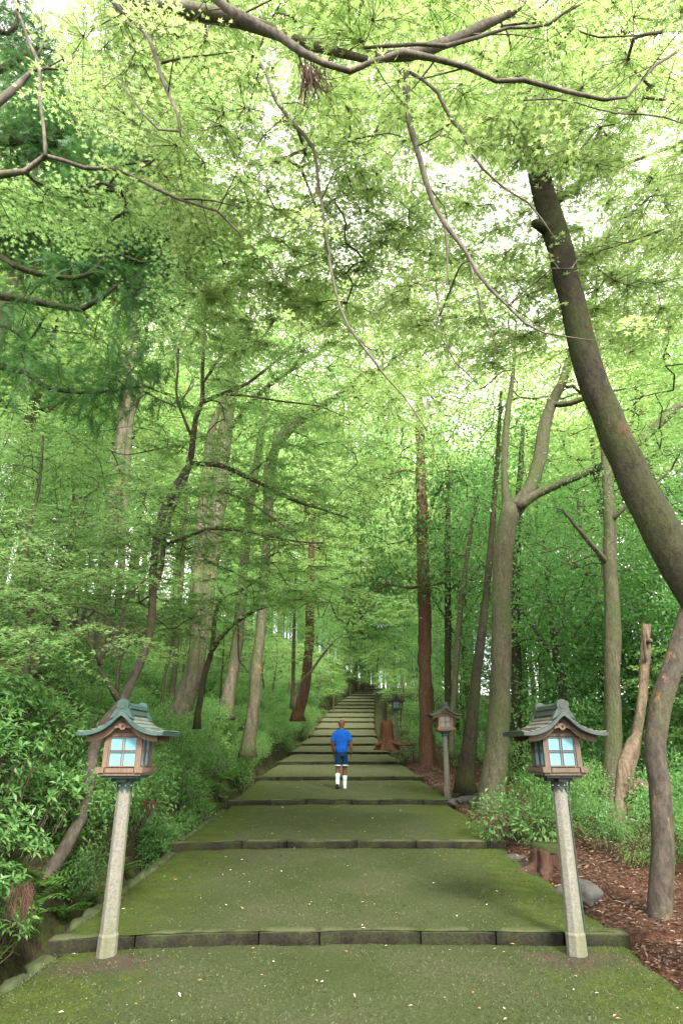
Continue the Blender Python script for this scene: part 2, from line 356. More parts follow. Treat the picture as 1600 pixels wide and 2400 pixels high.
def kerb_mat():
    m, nt, b = newmat('kerb_stone')
    n1 = noise(nt, 3, 5, .65); n2 = noise(nt, 40, 5, .7); g = N(nt, 'ShaderNodeNewGeometry')
    c = ramp(nt, n1, [(.35, (.010, .010, .008)), (.5, (.022, .022, .014)), (.68, (.032, .04, .014))]).outputs['Color']
    c2 = ramp(nt, n2, [(.3, (.5, .5, .5)), (.7, (1.4, 1.4, 1.3))]).outputs['Color']
    mm = nt.nodes.new('ShaderNodeMix'); mm.data_type = 'RGBA'; mm.blend_type = 'MULTIPLY'; mm.inputs[0].default_value = .9
    nt.links.new(c, mm.inputs[6]); nt.links.new(c2, mm.inputs[7])
    sx = N(nt, 'ShaderNodeSeparateXYZ'); nt.links.new(g.outputs['Normal'], sx.inputs[0])
    top = ramp(nt, sx.outputs[2], [(.5, (0, 0, 0)), (.9, (1, 1, 1))]).outputs['Color']
    topc = ramp(nt, n1, [(.4, (.056, .072, .026)), (.6, (.08, .084, .044))]).outputs['Color']
    nt.links.new(mixc(nt, top, mm.outputs[2], topc), b.inputs['Base Color']); b.inputs['Roughness'].default_value = .95
    b.inputs['Specular IOR Level'].default_value = .15
    bump(nt, b, n2, .9, .02); return m
KM = kerb_mat()
for k, (d, zb, zt, a, b_) in enumerate(steps):
    m = MB(); x = a - .06; e = b_ + (.08 if k == 0 else .03)
    while x < e - .05:
        L = random.uniform(.55, 1.15) if k < 8 else 1.6
        x2 = min(x + L, e)
        if e - x2 < .25: x2 = e
        f0 = (x - (a + b_) / 2) / ((b_ - a) / 2); f1 = (x2 - (a + b_) / 2) / ((b_ - a) / 2)
        dz = random.uniform(-.008, .006); dy = random.uniform(-.015, .015)
        # a rough block: several columns with a rounded, chipped upper edge
        nseg = 7; P = []
        for i in range(nseg + 1):
            t = i / nseg; xx = x + .006 + (x2 - x - .012) * t; f = f0 + (f1 - f0) * t; yb = d + bow(max(-1.05, min(1.05, f))) + dy
            er = .012 * (i in (0, nseg)); j = lambda s=.006: random.uniform(-s, s)
            P += [(xx, yb + j() + er, zb - .08), (xx, yb - .012 + j() + er, zb + .02), (xx, yb - .010 + j() + er, zt - .022 + dz * .5 + j()), (xx, yb + .004 + j(), zt - .004 + dz * .5 - er), (xx, yb + .03, zt + .005 + dz * .4 + j(.002) - er * .6), (xx, yb + .16 + j(), zt + .003 + j(.003)), (xx, yb + .24, zt - .05)]
        q = [[i * 7 + r_, (i + 1) * 7 + r_, (i + 1) * 7 + r_ + 1, i * 7 + r_ + 1] for i in range(nseg) for r_ in range(6)]
        m.add(P, quads=q, ngons=[[6, 5, 4, 3, 2, 1, 0][::-1][::-1], [nseg * 7 + r_ for r_ in range(7)]])
        x = x2
    tag(m.obj('stone_step', KM, smooth=True), kind='structure')

# ------------------------------------------------------------------ foliage builders
def kite(ang, L, wd, z=0.0):
    c, s_ = math.cos(ang), math.sin(ang)
    P = [(0, 0, 0), (L * .45, -wd, z), (L, 0, z * .2), (L * .45, wd, z)]
    return [(x * c - y * s_, x * s_ + y * c, zz) for x, y, zz in P]
def tmpl(*kites):
    V = [v for k in kites for v in k]; return np.array(V, float), np.array([[4 * i, 4 * i + 1, 4 * i + 2, 4 * i + 3] for i in range(len(kites))])
STAR = tmpl(kite(0, 1, .13, .03), kite(.75, .86, .12, .04), kite(-.75, .86, .12, .04), kite(1.6, .6, .09, .03), kite(-1.6, .6, .09, .03))
TRI3 = tmpl(kite(0, 1, .17, .03), kite(.95, .8, .15, .05), kite(-.95, .8, .15, .05))
DUO = tmpl(kite(.45, 1, .2, .05), kite(-.6, .9, .2, .05))
ONE = tmpl(kite(0, 1, .3, .08))
LANCE = (np.array([(0, 0, 0), (.5, -.17, .05), (1, 0, -.06), (.5, .17, .05), (.5, 0, -.01)], float), np.array([[0, 1, 4, 4], [4, 1, 2, 2], [0, 4, 3, 3], [4, 2, 3, 3]]))
LANCE = (LANCE[0], np.array([[0, 1, 4], [4, 1, 2], [0, 4, 3], [4, 2, 3]]))
def needle_t(n=13):
    V = []; T = []
    for i in range(n):
        t = i / n; s_ = 1 if i % 2 else -1; a = s_ * random.uniform(.3, .75); L = .5 * (1 - .35 * t); x = t * .6
        z = random.uniform(-.12, .12)
        d = (math.cos(a), math.sin(a)); w_ = .022; b = len(V)
        V += [(x - w_ * d[1], w_ * d[0], 0), (x + w_ * d[1], -w_ * d[0], 0), (x + L * d[0], L * d[1], z)]; T.append([b, b + 1, b + 2])
    return np.array(V, float), np.array(T)
NEEDLE = needle_t()
def sprig_t(n=26):
    V = []; T = []
    for i in range(n):
        t = i / n; s_ = (1, -1)[i % 2]; a = s_ * random.uniform(.35, .8); L = random.uniform(.22, .34) * (1 - .3 * t); x = t * .8; z = .1 * t - .38 * t * t + random.uniform(-.02, .02)
        w_ = .012; d = (math.cos(a), math.sin(a)); b = len(V)
        V += [(x - w_ * d[1], w_ * d[0], z), (x + w_ * d[1], -w_ * d[0], z), (x + L * d[0], L * d[1], z - .04 + random.uniform(-.08, .08))]; T.append([b, b + 1, b + 2])
    b = len(V); V += [(0, -.008, 0), (0, .008, 0), (.8, 0, -.14)]; T.append([b, b + 1, b + 2])
    return np.array(V, float), np.array(T)
SPRIG = sprig_t()

def fern_t():
    V = []; Q = []
    for i in range(11):
        t = (i + .7) / 11; x = t; z = .42 * t - .62 * t * t; L = .30 * math.sin(math.pi * min(1, t * .85 + .18)) + .02
        for s_ in (-1, 1):
            b = len(V); V += [(x - .025, 0, z), (x + .02, s_ * L * .5, z + .01), (x + .05, s_ * L, z - .03), (x + .045, 0, z)]
            Q.append([b, b + 1, b + 2, b + 3])
    return np.array(V, float), np.array(Q)
FERN = fern_t()
def place(T, P, D, S, tilt=.35, up=None):
    """copies of leaf template T at P (n,3), pointing along D (n,3), size S (n); normals near up with random tilt"""
    P = np.asarray(P, float); n = len(P); D = D / (np.linalg.norm(D, axis=1)[:, None] + 1e-9)
    U = np.tile(np.array([0, 0, 1.]), (n, 1)) if up is None else up
    U = U + rng.normal(0, tilt, (n, 3)); Y = np.cross(U, D); Y /= np.linalg.norm(Y, axis=1)[:, None] + 1e-9
    Z = np.cross(D, Y); V = T[0]
    out = P[:, None] + S[:, None, None] * (V[None, :, 0, None] * D[:, None] + V[None, :, 1, None] * Y[:, None] + V[None, :, 2, None] * Z[:, None])
    f = (np.arange(n) * len(V))[:, None, None] + T[1][None]
    return out.reshape(-1, 3), f.reshape(-1, T[1].shape[1])
def maple_spray(c, d, rad, nl, size, droop=.25, twl=None):
    """flat fan of leaves set along fine rays; returns positions and directions"""
    nr_ = max(4, int(nl / 11)); a0 = math.atan2(d[1], d[0]); P = []; D = []
    tx, ty = rng.normal(0, .14, 2)
    for a in a0 + np.linspace(-1.5, 1.5, nr_) + rng.normal(0, .12, nr_):
        L = rad * rng.uniform(.65, 1.1); k = max(3, nl // nr_); t = (np.arange(k) + rng.uniform(0, 1, k)) / k
        bend = rng.normal(0, .35)
        aa = a + bend * t; x = L * t * np.cos(aa); y = L * t * np.sin(aa)
        z = -droop * L * t * t + tx * x + ty * y
        s_ = np.where(np.arange(k) % 2, 1, -1); off = rng.uniform(.01, .05, k) * s_ * (size / .06)
        P.append(np.stack([x - off * np.sin(aa), y + off * np.cos(aa), z + rng.normal(0, .02, k)], -1) + c)
        la = aa + s_ * rng.uniform(.3, 1.2, k); D.append(np.stack([np.cos(la), np.sin(la), np.full(k, -.15) + rng.normal(0, .15, k)], -1))
        if twl is not None:
            tt = np.array([0, .5, 1.]); a2 = a + bend * tt
            twl.append(np.stack([L * tt * np.cos(a2), L * tt * np.sin(a2), -droop * L * tt * tt + tx * L * tt * np.cos(a2) + ty * L * tt * np.sin(a2)], -1) + c)
    return np.concatenate(P), np.concatenate(D)
def ball_spray(c, d, rad, nl, flat=.6):
    v = rng.normal(0, 1, (nl, 3)); v /= np.linalg.norm(v, axis=1)[:, None]; r_ = rng.uniform(.25, 1, nl) ** .6 * rad
    P = c + v * r_[:, None] * np.array([1, 1, flat]); D = v + rng.normal(0, .6, v.shape) + np.array([0, 0, -.1]); return P, D
def connect(limb_pts, centers, step=.5):
    """grow each spray's twig from the nearest wood already there; returns chains with leaf counts for the radius"""
    nodes = [np.array(p, float) for p in limb_pts]; par = [-1] * len(nodes); cnt = [0] * len(nodes)
    Narr = np.zeros((len(nodes) + len(centers) * 12 + 10, 3)); Narr[:len(nodes)] = nodes; nn = len(nodes)
    par = list(par); chains = []
    d0 = [np.min(np.linalg.norm(Narr[:nn] - c, axis=1)) for c in centers]
    dirs = [None] * len(centers)
    for ci in np.argsort(d0):
        c = centers[ci]; dv = c - Narr[:nn]; dist = np.linalg.norm(dv, axis=1) + .35 * np.maximum(0, Narr[:nn, 2] - c[2])
        k = int(np.argmin(dist)); p = Narr[k]; L = np.linalg.norm(c - p); m = min(9, max(2, int(L / step)))
        idx = [k]; sag = rng.normal(0, .07 * L, 3)
        for t in (np.arange(m) + 1) / m:
            q = p + (c - p) * t + sag * math.sin(math.pi * t) + np.array([0, 0, .08 * L * math.sin(math.pi * t)]) + (rng.normal(0, .025 * L, 3) if t < 1 else 0)
            Narr[nn] = q; par.append(idx[-1]); idx.append(nn); nn += 1
        chains.append(idx); dirs[ci] = c - Narr[idx[-2]]
    w_ = np.zeros(nn)
    for ch in chains: w_[ch[-1]] += 1
    for i in range(nn - 1, -1, -1):
        if par[i] >= 0: w_[par[i]] += w_[i]
    return Narr[:nn], w_, chains, dirs
def crown_points(blobs):
    out = []
    for b in blobs:
        c, r, n = b[0], b[1], b[2]; c = np.array(c); v = rng.normal(0, 1, (n, 3)); v /= np.linalg.norm(v, axis=1)[:, None]
        out.append(c + v * (rng.uniform(.15, 1, n) ** .5)[:, None] * np.array(r))
    return np.concatenate(out)
LEAFKIND = {'star': (STAR, 'maple'), 'tri': (TRI3, 'maple'), 'duo': (DUO, 'maple'), 'one': (ONE, 'maple')}
def tree(name, label, cat, limbs, bark, blobs=(), leaf=None, mat='maple', tmp=TRI3, size=.06, nl=60, rad=.6, droop=.25, twig_r=.004,
         group=None, names=None, sides=10, lump=.06, fine=False, style='maple', twigmat='twig', avoid=None, flat=.6, sink=.3, tilt=.35, side=0):
    SIDE = []
    """limbs: list of rows (x, y, Y, pixel radius) in photo frame, or (X, Y, Z, radius, 'w')"""
    P0 = []; world = []
    for L in limbs:
        if len(L[0]) == 5: world.append(np.array([[a[0], a[1], a[2], a[3]] for a in L]))
        else:
            rows = []
            for (x, y, Y, r_) in L:
                p = W(x, y, Y); rows.append((p.x, p.y, p.z, .84 * r_ * ZC(x, y, Y) / F))
            world.append(np.array(rows))
    base = world[0][0, :3].copy()
    t = thing(name, label, cat, tuple(base), group)
    pts = []
    for k, Wd in enumerate(world):
        if k == 0 and sink: Wd = np.vstack([Wd[0] + np.array([0, 0, -sink, Wd[0, 3] * .35]), Wd])
        S = spline(Wd, .22 if Wd[0, 3] > .05 else .15); S[:, 3] = np.maximum(S[:, 3], .003)
        S[1:-1, :3] += rng.normal(0, .035, (len(S) - 2, 3)) * S[1:-1, 3:4]
        if Wd[0, 3] < .09 and len(S) > 6:       # small limbs kink a little from node to node
            nk = len(S) // 2 + 2; kk = rng.normal(0, .016 * max(1, Wd[0, 1] / 7), (nk, 3)); kk[0] = kk[-1] = 0
            for ax in range(3): S[:, ax] += np.clip(1.3 - S[:, 3] / .03, .1, 1) * np.interp(np.arange(len(S)), np.linspace(0, len(S) - 1, nk), kk[:, ax])
            S[:, 3] *= 1 + .10 * rng.normal(0, 1, len(S))
        if side and k > 0 and len(S) > 6:
            for i in range(2, len(S) - 1):
                if rng.random() < side:
                    a = rng.uniform(0, 6.28); L_ = rng.uniform(.25, .8); d_ = np.array([math.cos(a), math.sin(a), rng.uniform(-.35, .5)]); p0 = S[i, :3]
                    mid = p0 + d_ * L_ * .5 + rng.normal(0, .05, 3); e_ = p0 + d_ * L_ + rng.normal(0, .09, 3) + np.array([0, 0, -.06]); r0 = min(.008, S[i, 3] * .5)
                    SIDE.append((p0, mid, e_, r0))
        m = MB(); m.tube(S[:, :3] - base, S[:, 3], sides if Wd[0, 3] > .03 else 6, lump if Wd[0, 3] > .03 else .03)
        nm = (names[k] if names else ('trunk' if k == 0 else 'branch'))
        m.obj(nm, M[bark], t, True)
        keep = S[:, 3] < max(.16, S[:, 3].min() * 3) if len(S) else None
        pts += [p[:3] for p in S[len(S) // 3:]] if k == 0 else [p[:3] for p in S]
    if len(blobs):
        cs = crown_points(blobs)
        if avoid is not None: cs = cs[avoid(cs)]
        cs = cs[cs[:, 2] > gz(cs[:, 0], cs[:, 1]) + .35]
        nodes, w_, chains, dirs = connect(pts, cs)
        m = MB(); twl = [] if fine else None
        VV = []; FF = []; off = 0
        for ch in chains:
            P = nodes[ch]; rr = twig_r * np.maximum(w_[ch], 1) ** .45; rr[0] = min(rr[0], rr[1] * 1.15)
            if fine and len(P) > 2: Q = spline(np.column_stack([P, rr]), .12); P, rr = Q[:, :3], np.maximum(Q[:, 3], twig_r * .8)
            if len(P) > 2: m.tube(P - base, rr, 5 if fine else 4, 0, False)
        for p0, mid, e_, r0 in SIDE:
            m.tube([p0 - base, mid - base, e_ - base], [r0, r0 * .7, .0016], 5, 0, False)
            for _ in range(2):
                q0 = mid + (e_ - mid) * rng.uniform(0, .7); q1 = q0 + rng.normal(0, .13, 3); m.tube([q0 - base, q1 - base], [r0 * .45, .0012], 4, 0, False)
            if rng.random() < .75:
                P, D = maple_spray(e_, e_ - p0, rad * .55, nl // 3, size, droop, twl); VV.append(P); FF.append(D)
        for c, d in zip(cs, dirs):
            if style == 'maple': P, D = maple_spray(c, d, rad * rng.uniform(.7, 1.25), nl, size, droop, twl)
            else: P, D = ball_spray(c, d, rad * rng.uniform(.7, 1.25), nl, flat)
            VV.append(P); FF.append(D)
        if twl:
            for P in twl: m.tube(P - base, [.0035, .0025, .0012], 3, 0, False)
        m.obj('twigs', M[twigmat], t, True)
        P = np.concatenate(VV) - base; D = np.concatenate(FF); S_ = size * rng.uniform(.42, 1.35, len(P))
        V, Fc = place(tmp, P, D, S_, tilt)
        link(bpy.data.objects.new('crown', mesh_np('crown', V, [Fc], M[mat])), t)
    return t
def proj(c):
    d = c - np.array([0, 0, EYE]); cp, sp = math.cos(PITCH), math.sin(PITCH); zc = d[:, 1] * cp + d[:, 2] * sp
    return 784 + F * d[:, 0] / zc, 1176 - F * (-d[:, 1] * sp + d[:, 2] * cp) / zc
def keep_limbs_open(lines, rad, prob=.8):
    """leaf sprays hang above and behind the named limbs, not under them"""
    S = [spline(np.array([list(W(a[0], a[1], a[2])) for a in L]), .2) for L in lines]; Q = np.concatenate(S)
    def f(c):
        out = np.ones(len(c), bool)
        for i, p in enumerate(c):
            d = Q - p; k = np.hypot(d[:, 0], d[:, 1]) < rad
            # below a limb by up to 2 m along the slanting line of sight from the path
            los = p - np.array([0, 0, EYE]); t = (Q - np.array([0, 0, EYE])) @ los / (los @ los); near = np.linalg.norm((Q - np.array([0, 0, EYE])) - t[:, None] * los, axis=1) < rad * t
            if np.any(near & (t > 1.0) & (t < 2.2)) and rng.random() < prob: out[i] = False
        return out
    return f
def B(x, y, Y, r, n): return (np.array(W(x, y, Y)), r, n)

# ------------------------------------------------------------------ trees: near maples
OPEN2 = keep_limbs_open([[(1252, 465, 5.5), (1215, 300, 5.5), (1202, 200, 5.5), (1190, 120, 5.5), (1160, 0, 5.5)]], .2, .7)
OPEN = keep_limbs_open([[(1290, 620, 5.5), (1270, 540, 5.5), (1252, 465, 5.5)]] +
                       [[(a[0] * .98, a[1] * .98, Y) for a in L] for Y, L in ((3.2, [(500, -8), (560, 38), (650, 82), (760, 150), (870, 142), (1020, 142), (1160, 192), (1330, 215), (1462, 221)]), (3.4, [(960, 128), (1050, 98), (1130, 60), (1200, 28)]), (3.5, [(300, -40), (450, 25), (690, 95)]),
                        (3.9, [(950, 150), (953, 250), (975, 345), (1040, 525), (1140, 680)]), (3.6, [(290, 30), (355, 100), (395, 220), (424, 320)]), (4.2, [(595, 120), (640, 215), (733, 350), (758, 510), (800, 720), (900, 890)]), (3.9, [(960, 170), (1080, 310), (1235, 480)]))], .32, .85)
tree('maple_tree', 'big leaning maple with dark mossy trunk curving in from the right edge of the photo', 'tree',
     [[(1765, 2330, 5.5, 64), (1745, 2000, 5.5, 60), (1705, 1600, 5.5, 58), (1635, 1420, 5.5, 56), (1557, 1290, 5.5, 54), (1495, 1180, 5.5, 49), (1437, 1060, 5.5, 44), (1392, 950, 5.5, 41),
       (1352, 850, 5.5, 38), (1324, 740, 5.5, 34), (1298, 640, 5.5, 32), (1274, 530, 5.5, 34), (1250, 455, 5.5, 30), (1215, 300, 5.5, 25), (1202, 200, 5.5, 25), (1190, 120, 5.5, 22), (1168, 20, 5.5, 19), (1150, -120, 5.4, 14), (1120, -300, 5.2, 8)],
      [(1262, 530, 5.5, 20), (1238, 518, 5.4, 14), (1226, 512, 5.35, 11)],
      [(1195, 150, 5.5, 16), (1155, 160, 5.3, 9), (1120, 135, 5.2, 6), (1065, 113, 5.0, 5), (990, 95, 4.8, 3)],
      [(1215, 300, 5.5, 12), (1290, 230, 6.0, 8), (1400, 160, 6.4, 6), (1530, 60, 6.8, 4)],
      [(1262, 480, 5.5, 12), (1330, 420, 6.5, 7), (1430, 380, 7.4, 5), (1560, 330, 8.2, 3)]],
     'bark_dark', [B(1250, 100, 7.4, (2.6, 2.2, 1.0), 70), B(1480, 250, 7.5, (2.0, 2.2, 1.3), 80), B(1500, 560, 8.5, (1.8, 2.2, 1.2), 80), B(1050, 250, 8.2, (2.0, 2.0, 1.0), 50)],
     twigmat='branch', names=['trunk', 'knot', 'branch', 'branch', 'branch'], size=.056, nl=128, rad=.66, tmp=STAR, sides=18, lump=.05, fine=True, twig_r=.0019, side=.15, avoid=lambda c: (c[:, 1] > 2.3) & OPEN(c) & OPEN2(c))

O = PH
tree('maple_tree', 'overhanging grey maple limbs with fresh lime green star leaves crossing the top of the photo', 'tree',
     [[(-3.6, -3.2, -.2, .24, 'w'), (-3.5, -3.0, 1.5, .2, 'w'), (-3.2, -2.4, 3.5, .17, 'w'), (-2.6, -1.2, 5.2, .14, 'w'), (-2.2, .6, 6.2, .12, 'w'), (-1.9, 1.9, 6.7, .10, 'w')],
      O([(300, -60, 34), (340, 15, 34), (450, 25, 30), (560, 45, 26), (690, 95, 20), (780, 120, 16), (860, 140, 12)], 3.5),
      O([(440, -90, 17), (500, -8, 15), (560, 38, 15), (650, 82, 15), (710, 124, 16), (760, 150, 13), (820, 166, 14), (870, 142, 12), (945, 124, 14), (1020, 142, 11), (1090, 163, 9), (1160, 192, 8), (1230, 184, 9),
         (1330, 215, 8), (1410, 229, 7), (1462, 221, 6), (1530, 165, 5), (1600, 110, 4), (1700, 40, 2)], 3.2),
      O([(880, 135, 16), (960, 128, 20), (1050, 98, 21), (1130, 60, 19), (1200, 28, 15), (1240, -25, 12), (1300, -140, 8)], 3.4),
      O([(850, 112, 7), (980, 103, 8), (1050, 106, 9), (1120, 85, 8), (1190, 62, 7), (1280, 50, 6), (1400, -5, 4)], 3.3),
      O([(950, 150, 14), (952, 185, 13), (953, 250, 12), (975, 345, 11), (998, 430, 10), (1040, 525, 9), (1092, 600, 8), (1140, 680, 6), (1230, 750, 5), (1320, 790, 3), (1420, 800, 1.5)], 3.9),
      O([(960, 170, 7), (1025, 218, 7), (1080, 310, 6), (1110, 368, 6), (1165, 425, 5), (1235, 480, 3.5), (1300, 560, 2)], 3.9),
      O([(1042, 530, 6), (1046, 600, 5), (1050, 650, 5), (1030, 690, 4), (1020, 760, 3), (1060, 850, 2.5), (1120, 900, 1.5)], 4.1),
      O([(1100, 610, 4), (1122, 700, 3), (1150, 780, 2), (1165, 850, 1.2)], 4.3),
      O([(225, -50, 11), (290, 30, 10), (335, 70, 9), (355, 100, 9), (372, 150, 9), (395, 220, 7), (416, 270, 6), (424, 320, 4)], 3.6),
      O([(378, 148, 6), (430, 135, 4), (500, 128, 3), (560, 120, 1.5)], 3.7),
      O([(420, 308, 4), (375, 303, 4), (340, 270, 3), (290, 205, 2.5), (250, 150, 1.5)], 3.7),
      O([(595, 120, 7), (608, 150, 6), (640, 215, 7), (690, 290, 7), (733, 350, 8), (742, 430, 7), (758, 510, 6), (775, 600, 6), (800, 720, 5), (840, 800, 4.5), (900, 890, 4), (940, 930, 3), (1000, 1010, 2)], 4.2),
      O([(742, 440, 4), (735, 470, 3), (718, 485, 3), (690, 500, 2), (640, 560, 1.2)], 4.3),
      O([(1172, 62, 5), (1290, 55, 4), (1400, 90, 4), (1480, 85, 3), (1550, 75, 2)], 3.5),
      O([(1225, 235, 3), (1300, 240, 3), (1400, 250, 3), (1500, 265, 3), (1600, 290, 2)], 3.4)],
     'branch', [B(560, 120, 4.8, (2.4, 1.4, .6), 96), B(900, 100, 5.0, (2.6, 1.4, .6), 96), B(1350, 110, 4.8, (2.0, 1.4, .7), 80), B(700, 40, 3.4, (2.4, .8, .5), 50), B(1250, 40, 3.6, (1.8, .8, .5), 36), B(330, 60, 5.6, (1.5, 1.4, .6), 50), B(290, 20, 4.6, (.8, .7, .3), 24), B(1280, 260, 5.0, (1.0, .7, .5), 24), B(650, 380, 5.4, (2.0, 1.5, .6), 46), B(1050, 400, 5.4, (2.0, 1.5, .6), 46), B(1400, 420, 5.2, (1.4, 1.3, 1.0), 60),
                B(330, 330, 4.6, (1.5, 1.2, .7), 50), B(850, 620, 7.2, (2.4, 1.8, .6), 90), B(950, 420, 8, (2.6, 2.0, .6), 60), B(1130, 720, 6.4, (1.4, 1.2, .8), 44), B(1440, 640, 6.4, (1.4, 1.3, .9), 55), B(600, 640, 7, (1.6, 1.5, .8), 60), B(1000, 840, 9, (1.6, 1.5, .5), 40)],
     size=.049, nl=128, rad=.56, tmp=STAR, sides=12, lump=.05, fine=True, twig_r=.0017, side=.3, twigmat='branch', avoid=lambda c: (c[:, 1] > 2.2) & (c[:, 2] > 4.2) & (proj(c)[0] > 165 + .6 * np.clip(proj(c)[1] - 120, 0, 420)) & OPEN(c) & OPEN2(c),
     names=['trunk'] + ['branch'] * 15, sink=0)

tree('maple_tree', 'pale grey forked maple branches reaching in from beyond the upper left edge', 'tree',
     [[(-6.4, 4.6, 2.6, .16, 'w'), (-6.2, 4.6, 3.8, .14, 'w'), (-5.4, 4.6, 5.0, .11, 'w'), (-4.6, 4.6, 5.6, .09, 'w')],
      PH([(-140, 350, 16), (-60, 400, 13), (0, 410, 11), (60, 402, 9), (107, 364, 8), (150, 375, 8), (200, 393, 7), (275, 398, 6.5), (330, 425, 6), (420, 465, 5), (510, 490, 4), (560, 540, 3), (620, 610, 2), (700, 690, 1)], 4.6),
      PH([(107, 366, 6), (104, 300, 6), (95, 230, 6), (88, 150, 5.5), (62, 70, 5), (30, -10, 4)], 4.5),
      PH([(-120, 330, 14), (-60, 280, 13), (0, 238, 12), (45, 200, 10), (75, 165, 6), (110, 160, 5), (160, 165, 3)], 4.5),
      PH([(90, 130, 3), (105, 80, 3), (75, 30, 2), (60, -20, 1)], 4.4), PH([(420, 465, 4), (500, 470, 3), (560, 485, 1.5)], 4.7)],
     'branch', [B(60, 450, 5.0, (.7, .6, .12), 10), B(210, 500, 5.4, (.6, .6, .12), 9), B(320, 420, 6, (.7, .6, .3), 12), B(450, 420, 6.4, (.7, .7, .4), 20), B(520, 620, 7.5, (1.2, 1.1, .7), 50), B(600, 760, 8.5, (1.4, 1.3, .9), 50)],
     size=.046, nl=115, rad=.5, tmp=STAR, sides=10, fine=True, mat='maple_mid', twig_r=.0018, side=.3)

T2Y = 9.3
tree('maple_tree', 'slender crooked maple with forked smooth stems rising behind the left lantern roof', 'tree',
     [[(105, 2020, 7.9, 21), (150, 1950, 8.0, 19), (185, 1880, 8.1, 17), (205, 1800, 8.3, 16), (215, 1730, 8.6, 15), (240, 1660, 8.9, 14), (278, 1615, 9.2, 13), (305, 1560, T2Y, 12), (335, 1490, T2Y, 11), (350, 1410, T2Y, 10), (352, 1320, T2Y, 10), (360, 1240, T2Y, 10.5), (378, 1170, T2Y, 11),
       (405, 1115, T2Y, 10), (435, 1068, T2Y, 9), (443, 1010, T2Y, 8), (450, 960, T2Y, 7), (465, 920, T2Y, 6.5), (465, 850, T2Y, 5), (470, 780, T2Y, 4.5), (475, 690, T2Y, 4), (492, 600, T2Y, 3), (500, 500, T2Y, 2)],
      [(345, 1390, T2Y, 7), (372, 1300, T2Y, 7), (378, 1240, T2Y, 7), (400, 1160, T2Y, 7), (432, 1085, T2Y, 6)],
      [(275, 1612, 9.2, 9), (250, 1570, 9.1, 7), (225, 1530, 9.0, 6), (252, 1480, 9.0, 5), (275, 1430, 9.0, 4), (300, 1370, 9.0, 3), (350, 1320, 9, 2)],
      [(355, 1445, T2Y, 5), (330, 1452, T2Y, 5), (300, 1475, T2Y, 5), (275, 1520, T2Y, 5), (268, 1600, T2Y, 6)],
      [(232, 1528, 9, 4), (205, 1480, 8.8, 4), (190, 1430, 8.7, 3.5), (215, 1400, 8.6, 3), (260, 1430, 8.6, 2)],
      [(440, 1065, T2Y, 7), (500, 1067, 9.4, 6.5), (545, 1085, 9.6, 6), (600, 1110, 9.8, 5), (660, 1140, 10, 4.5), (720, 1165, 10.2, 3.5), (800, 1190, 10.4, 2)],
      [(425, 1125, T2Y, 5), (480, 1128, 9.2, 4.5), (530, 1135, 9, 4), (580, 1160, 8.9, 3), (640, 1200, 8.8, 2.5), (700, 1260, 8.7, 1.5)],
      [(383, 1250, T2Y, 5), (440, 1228, 9.2, 5), (470, 1215, 9.1, 4.5), (520, 1215, 9.1, 4.5), (580, 1222, 9, 4), (640, 1235, 9, 3.5), (745, 1247, 8.9, 2)],
      [(462, 925, T2Y, 6), (510, 905, 9.5, 5), (570, 880, 9.7, 4.5), (630, 830, 9.9, 3.5), (680, 790, 10, 3), (745, 730, 10.2, 2)],
      [(510, 905, 9.5, 4), (560, 910, 9.4, 3.5), (620, 920, 9.3, 3), (720, 932, 9.2, 2), (800, 960, 9.2, 1)],
      [(443, 1010, T2Y, 4), (425, 960, T2Y, 4), (405, 900, T2Y, 3.5), (408, 850, T2Y, 3), (412, 800, T2Y, 3), (430, 740, T2Y, 2)],
      [(466, 880, T2Y, 4), (500, 830, 9.6, 3.5), (560, 760, 10, 3), (610, 690, 10.3, 2), (650, 600, 10.5, 1)]],
     'bark_smooth', [B(640, 1150, 10, (1.7, 1.3, .5), 60), B(430, 1180, 9, (1.8, 1.3, .6), 34), B(620, 860, 10.5, (1.7, 1.5, .9), 60), B(180, 1280, 9.0, (1.6, 1.2, .7), 56), B(330, 1380, 10.5, (1.5, 1.0, .6), 44), B(640, 1340, 11, (1.5, 1.2, .6), 44), B(440, 720, 10.5, (1.8, 1.5, 1.2), 56), B(100, 1330, 8, (1.3, .9, .5), 36), B(560, 1000, 9.5, (1.8, 1.2, .7), 50), B(260, 1060, 10.5, (1.6, 1.0, .8), 44), B(540, 1240, 9.3, (1.6, 1.0, .35), 34), B(720, 1060, 11, (1.5, 1.4, .5), 40), B(120, 1460, 7.6, (1.1, .7, .35), 20), B(420, 1420, 10, (1.0, .8, .3), 20)],
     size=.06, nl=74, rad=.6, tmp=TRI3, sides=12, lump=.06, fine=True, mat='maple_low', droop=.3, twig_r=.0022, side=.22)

# ------------------------------------------------------------------ trees along the left bank
tree('plane_tree', 'tall pale straight trunk high on the left bank with a thin twin stem beside it', 'tree',
     [[(212, 1660, 16, 26), (235, 1480, 16, 21), (240, 1350, 16, 20), (252, 1250, 16, 19), (266, 1120, 16, 18), (282, 980, 16, 16), (297, 850, 16, 14), (305, 740, 16, 12), (315, 640, 16, 10), (325, 520, 16, 7), (330, 400, 16, 4)],
      [(262, 1520, 16, 10), (278, 1300, 16, 9), (290, 1100, 16, 9), (299, 980, 16, 8), (312, 930, 16, 6), (335, 880, 16, 3)],
      [(297, 870, 16, 9), (280, 800, 16, 8), (268, 740, 16, 7), (258, 680, 16, 4)]],
     'bark_pale', [B(330, 480, 17, (3.2, 3, 2.4), 70), B(200, 700, 18, (3.4, 2.5, 1.6), 50), B(420, 900, 18, (2.2, 2, 1.5), 36)], size=.10, nl=46, rad=.9, tmp=DUO, mat='maple_mid', twig_r=.008)
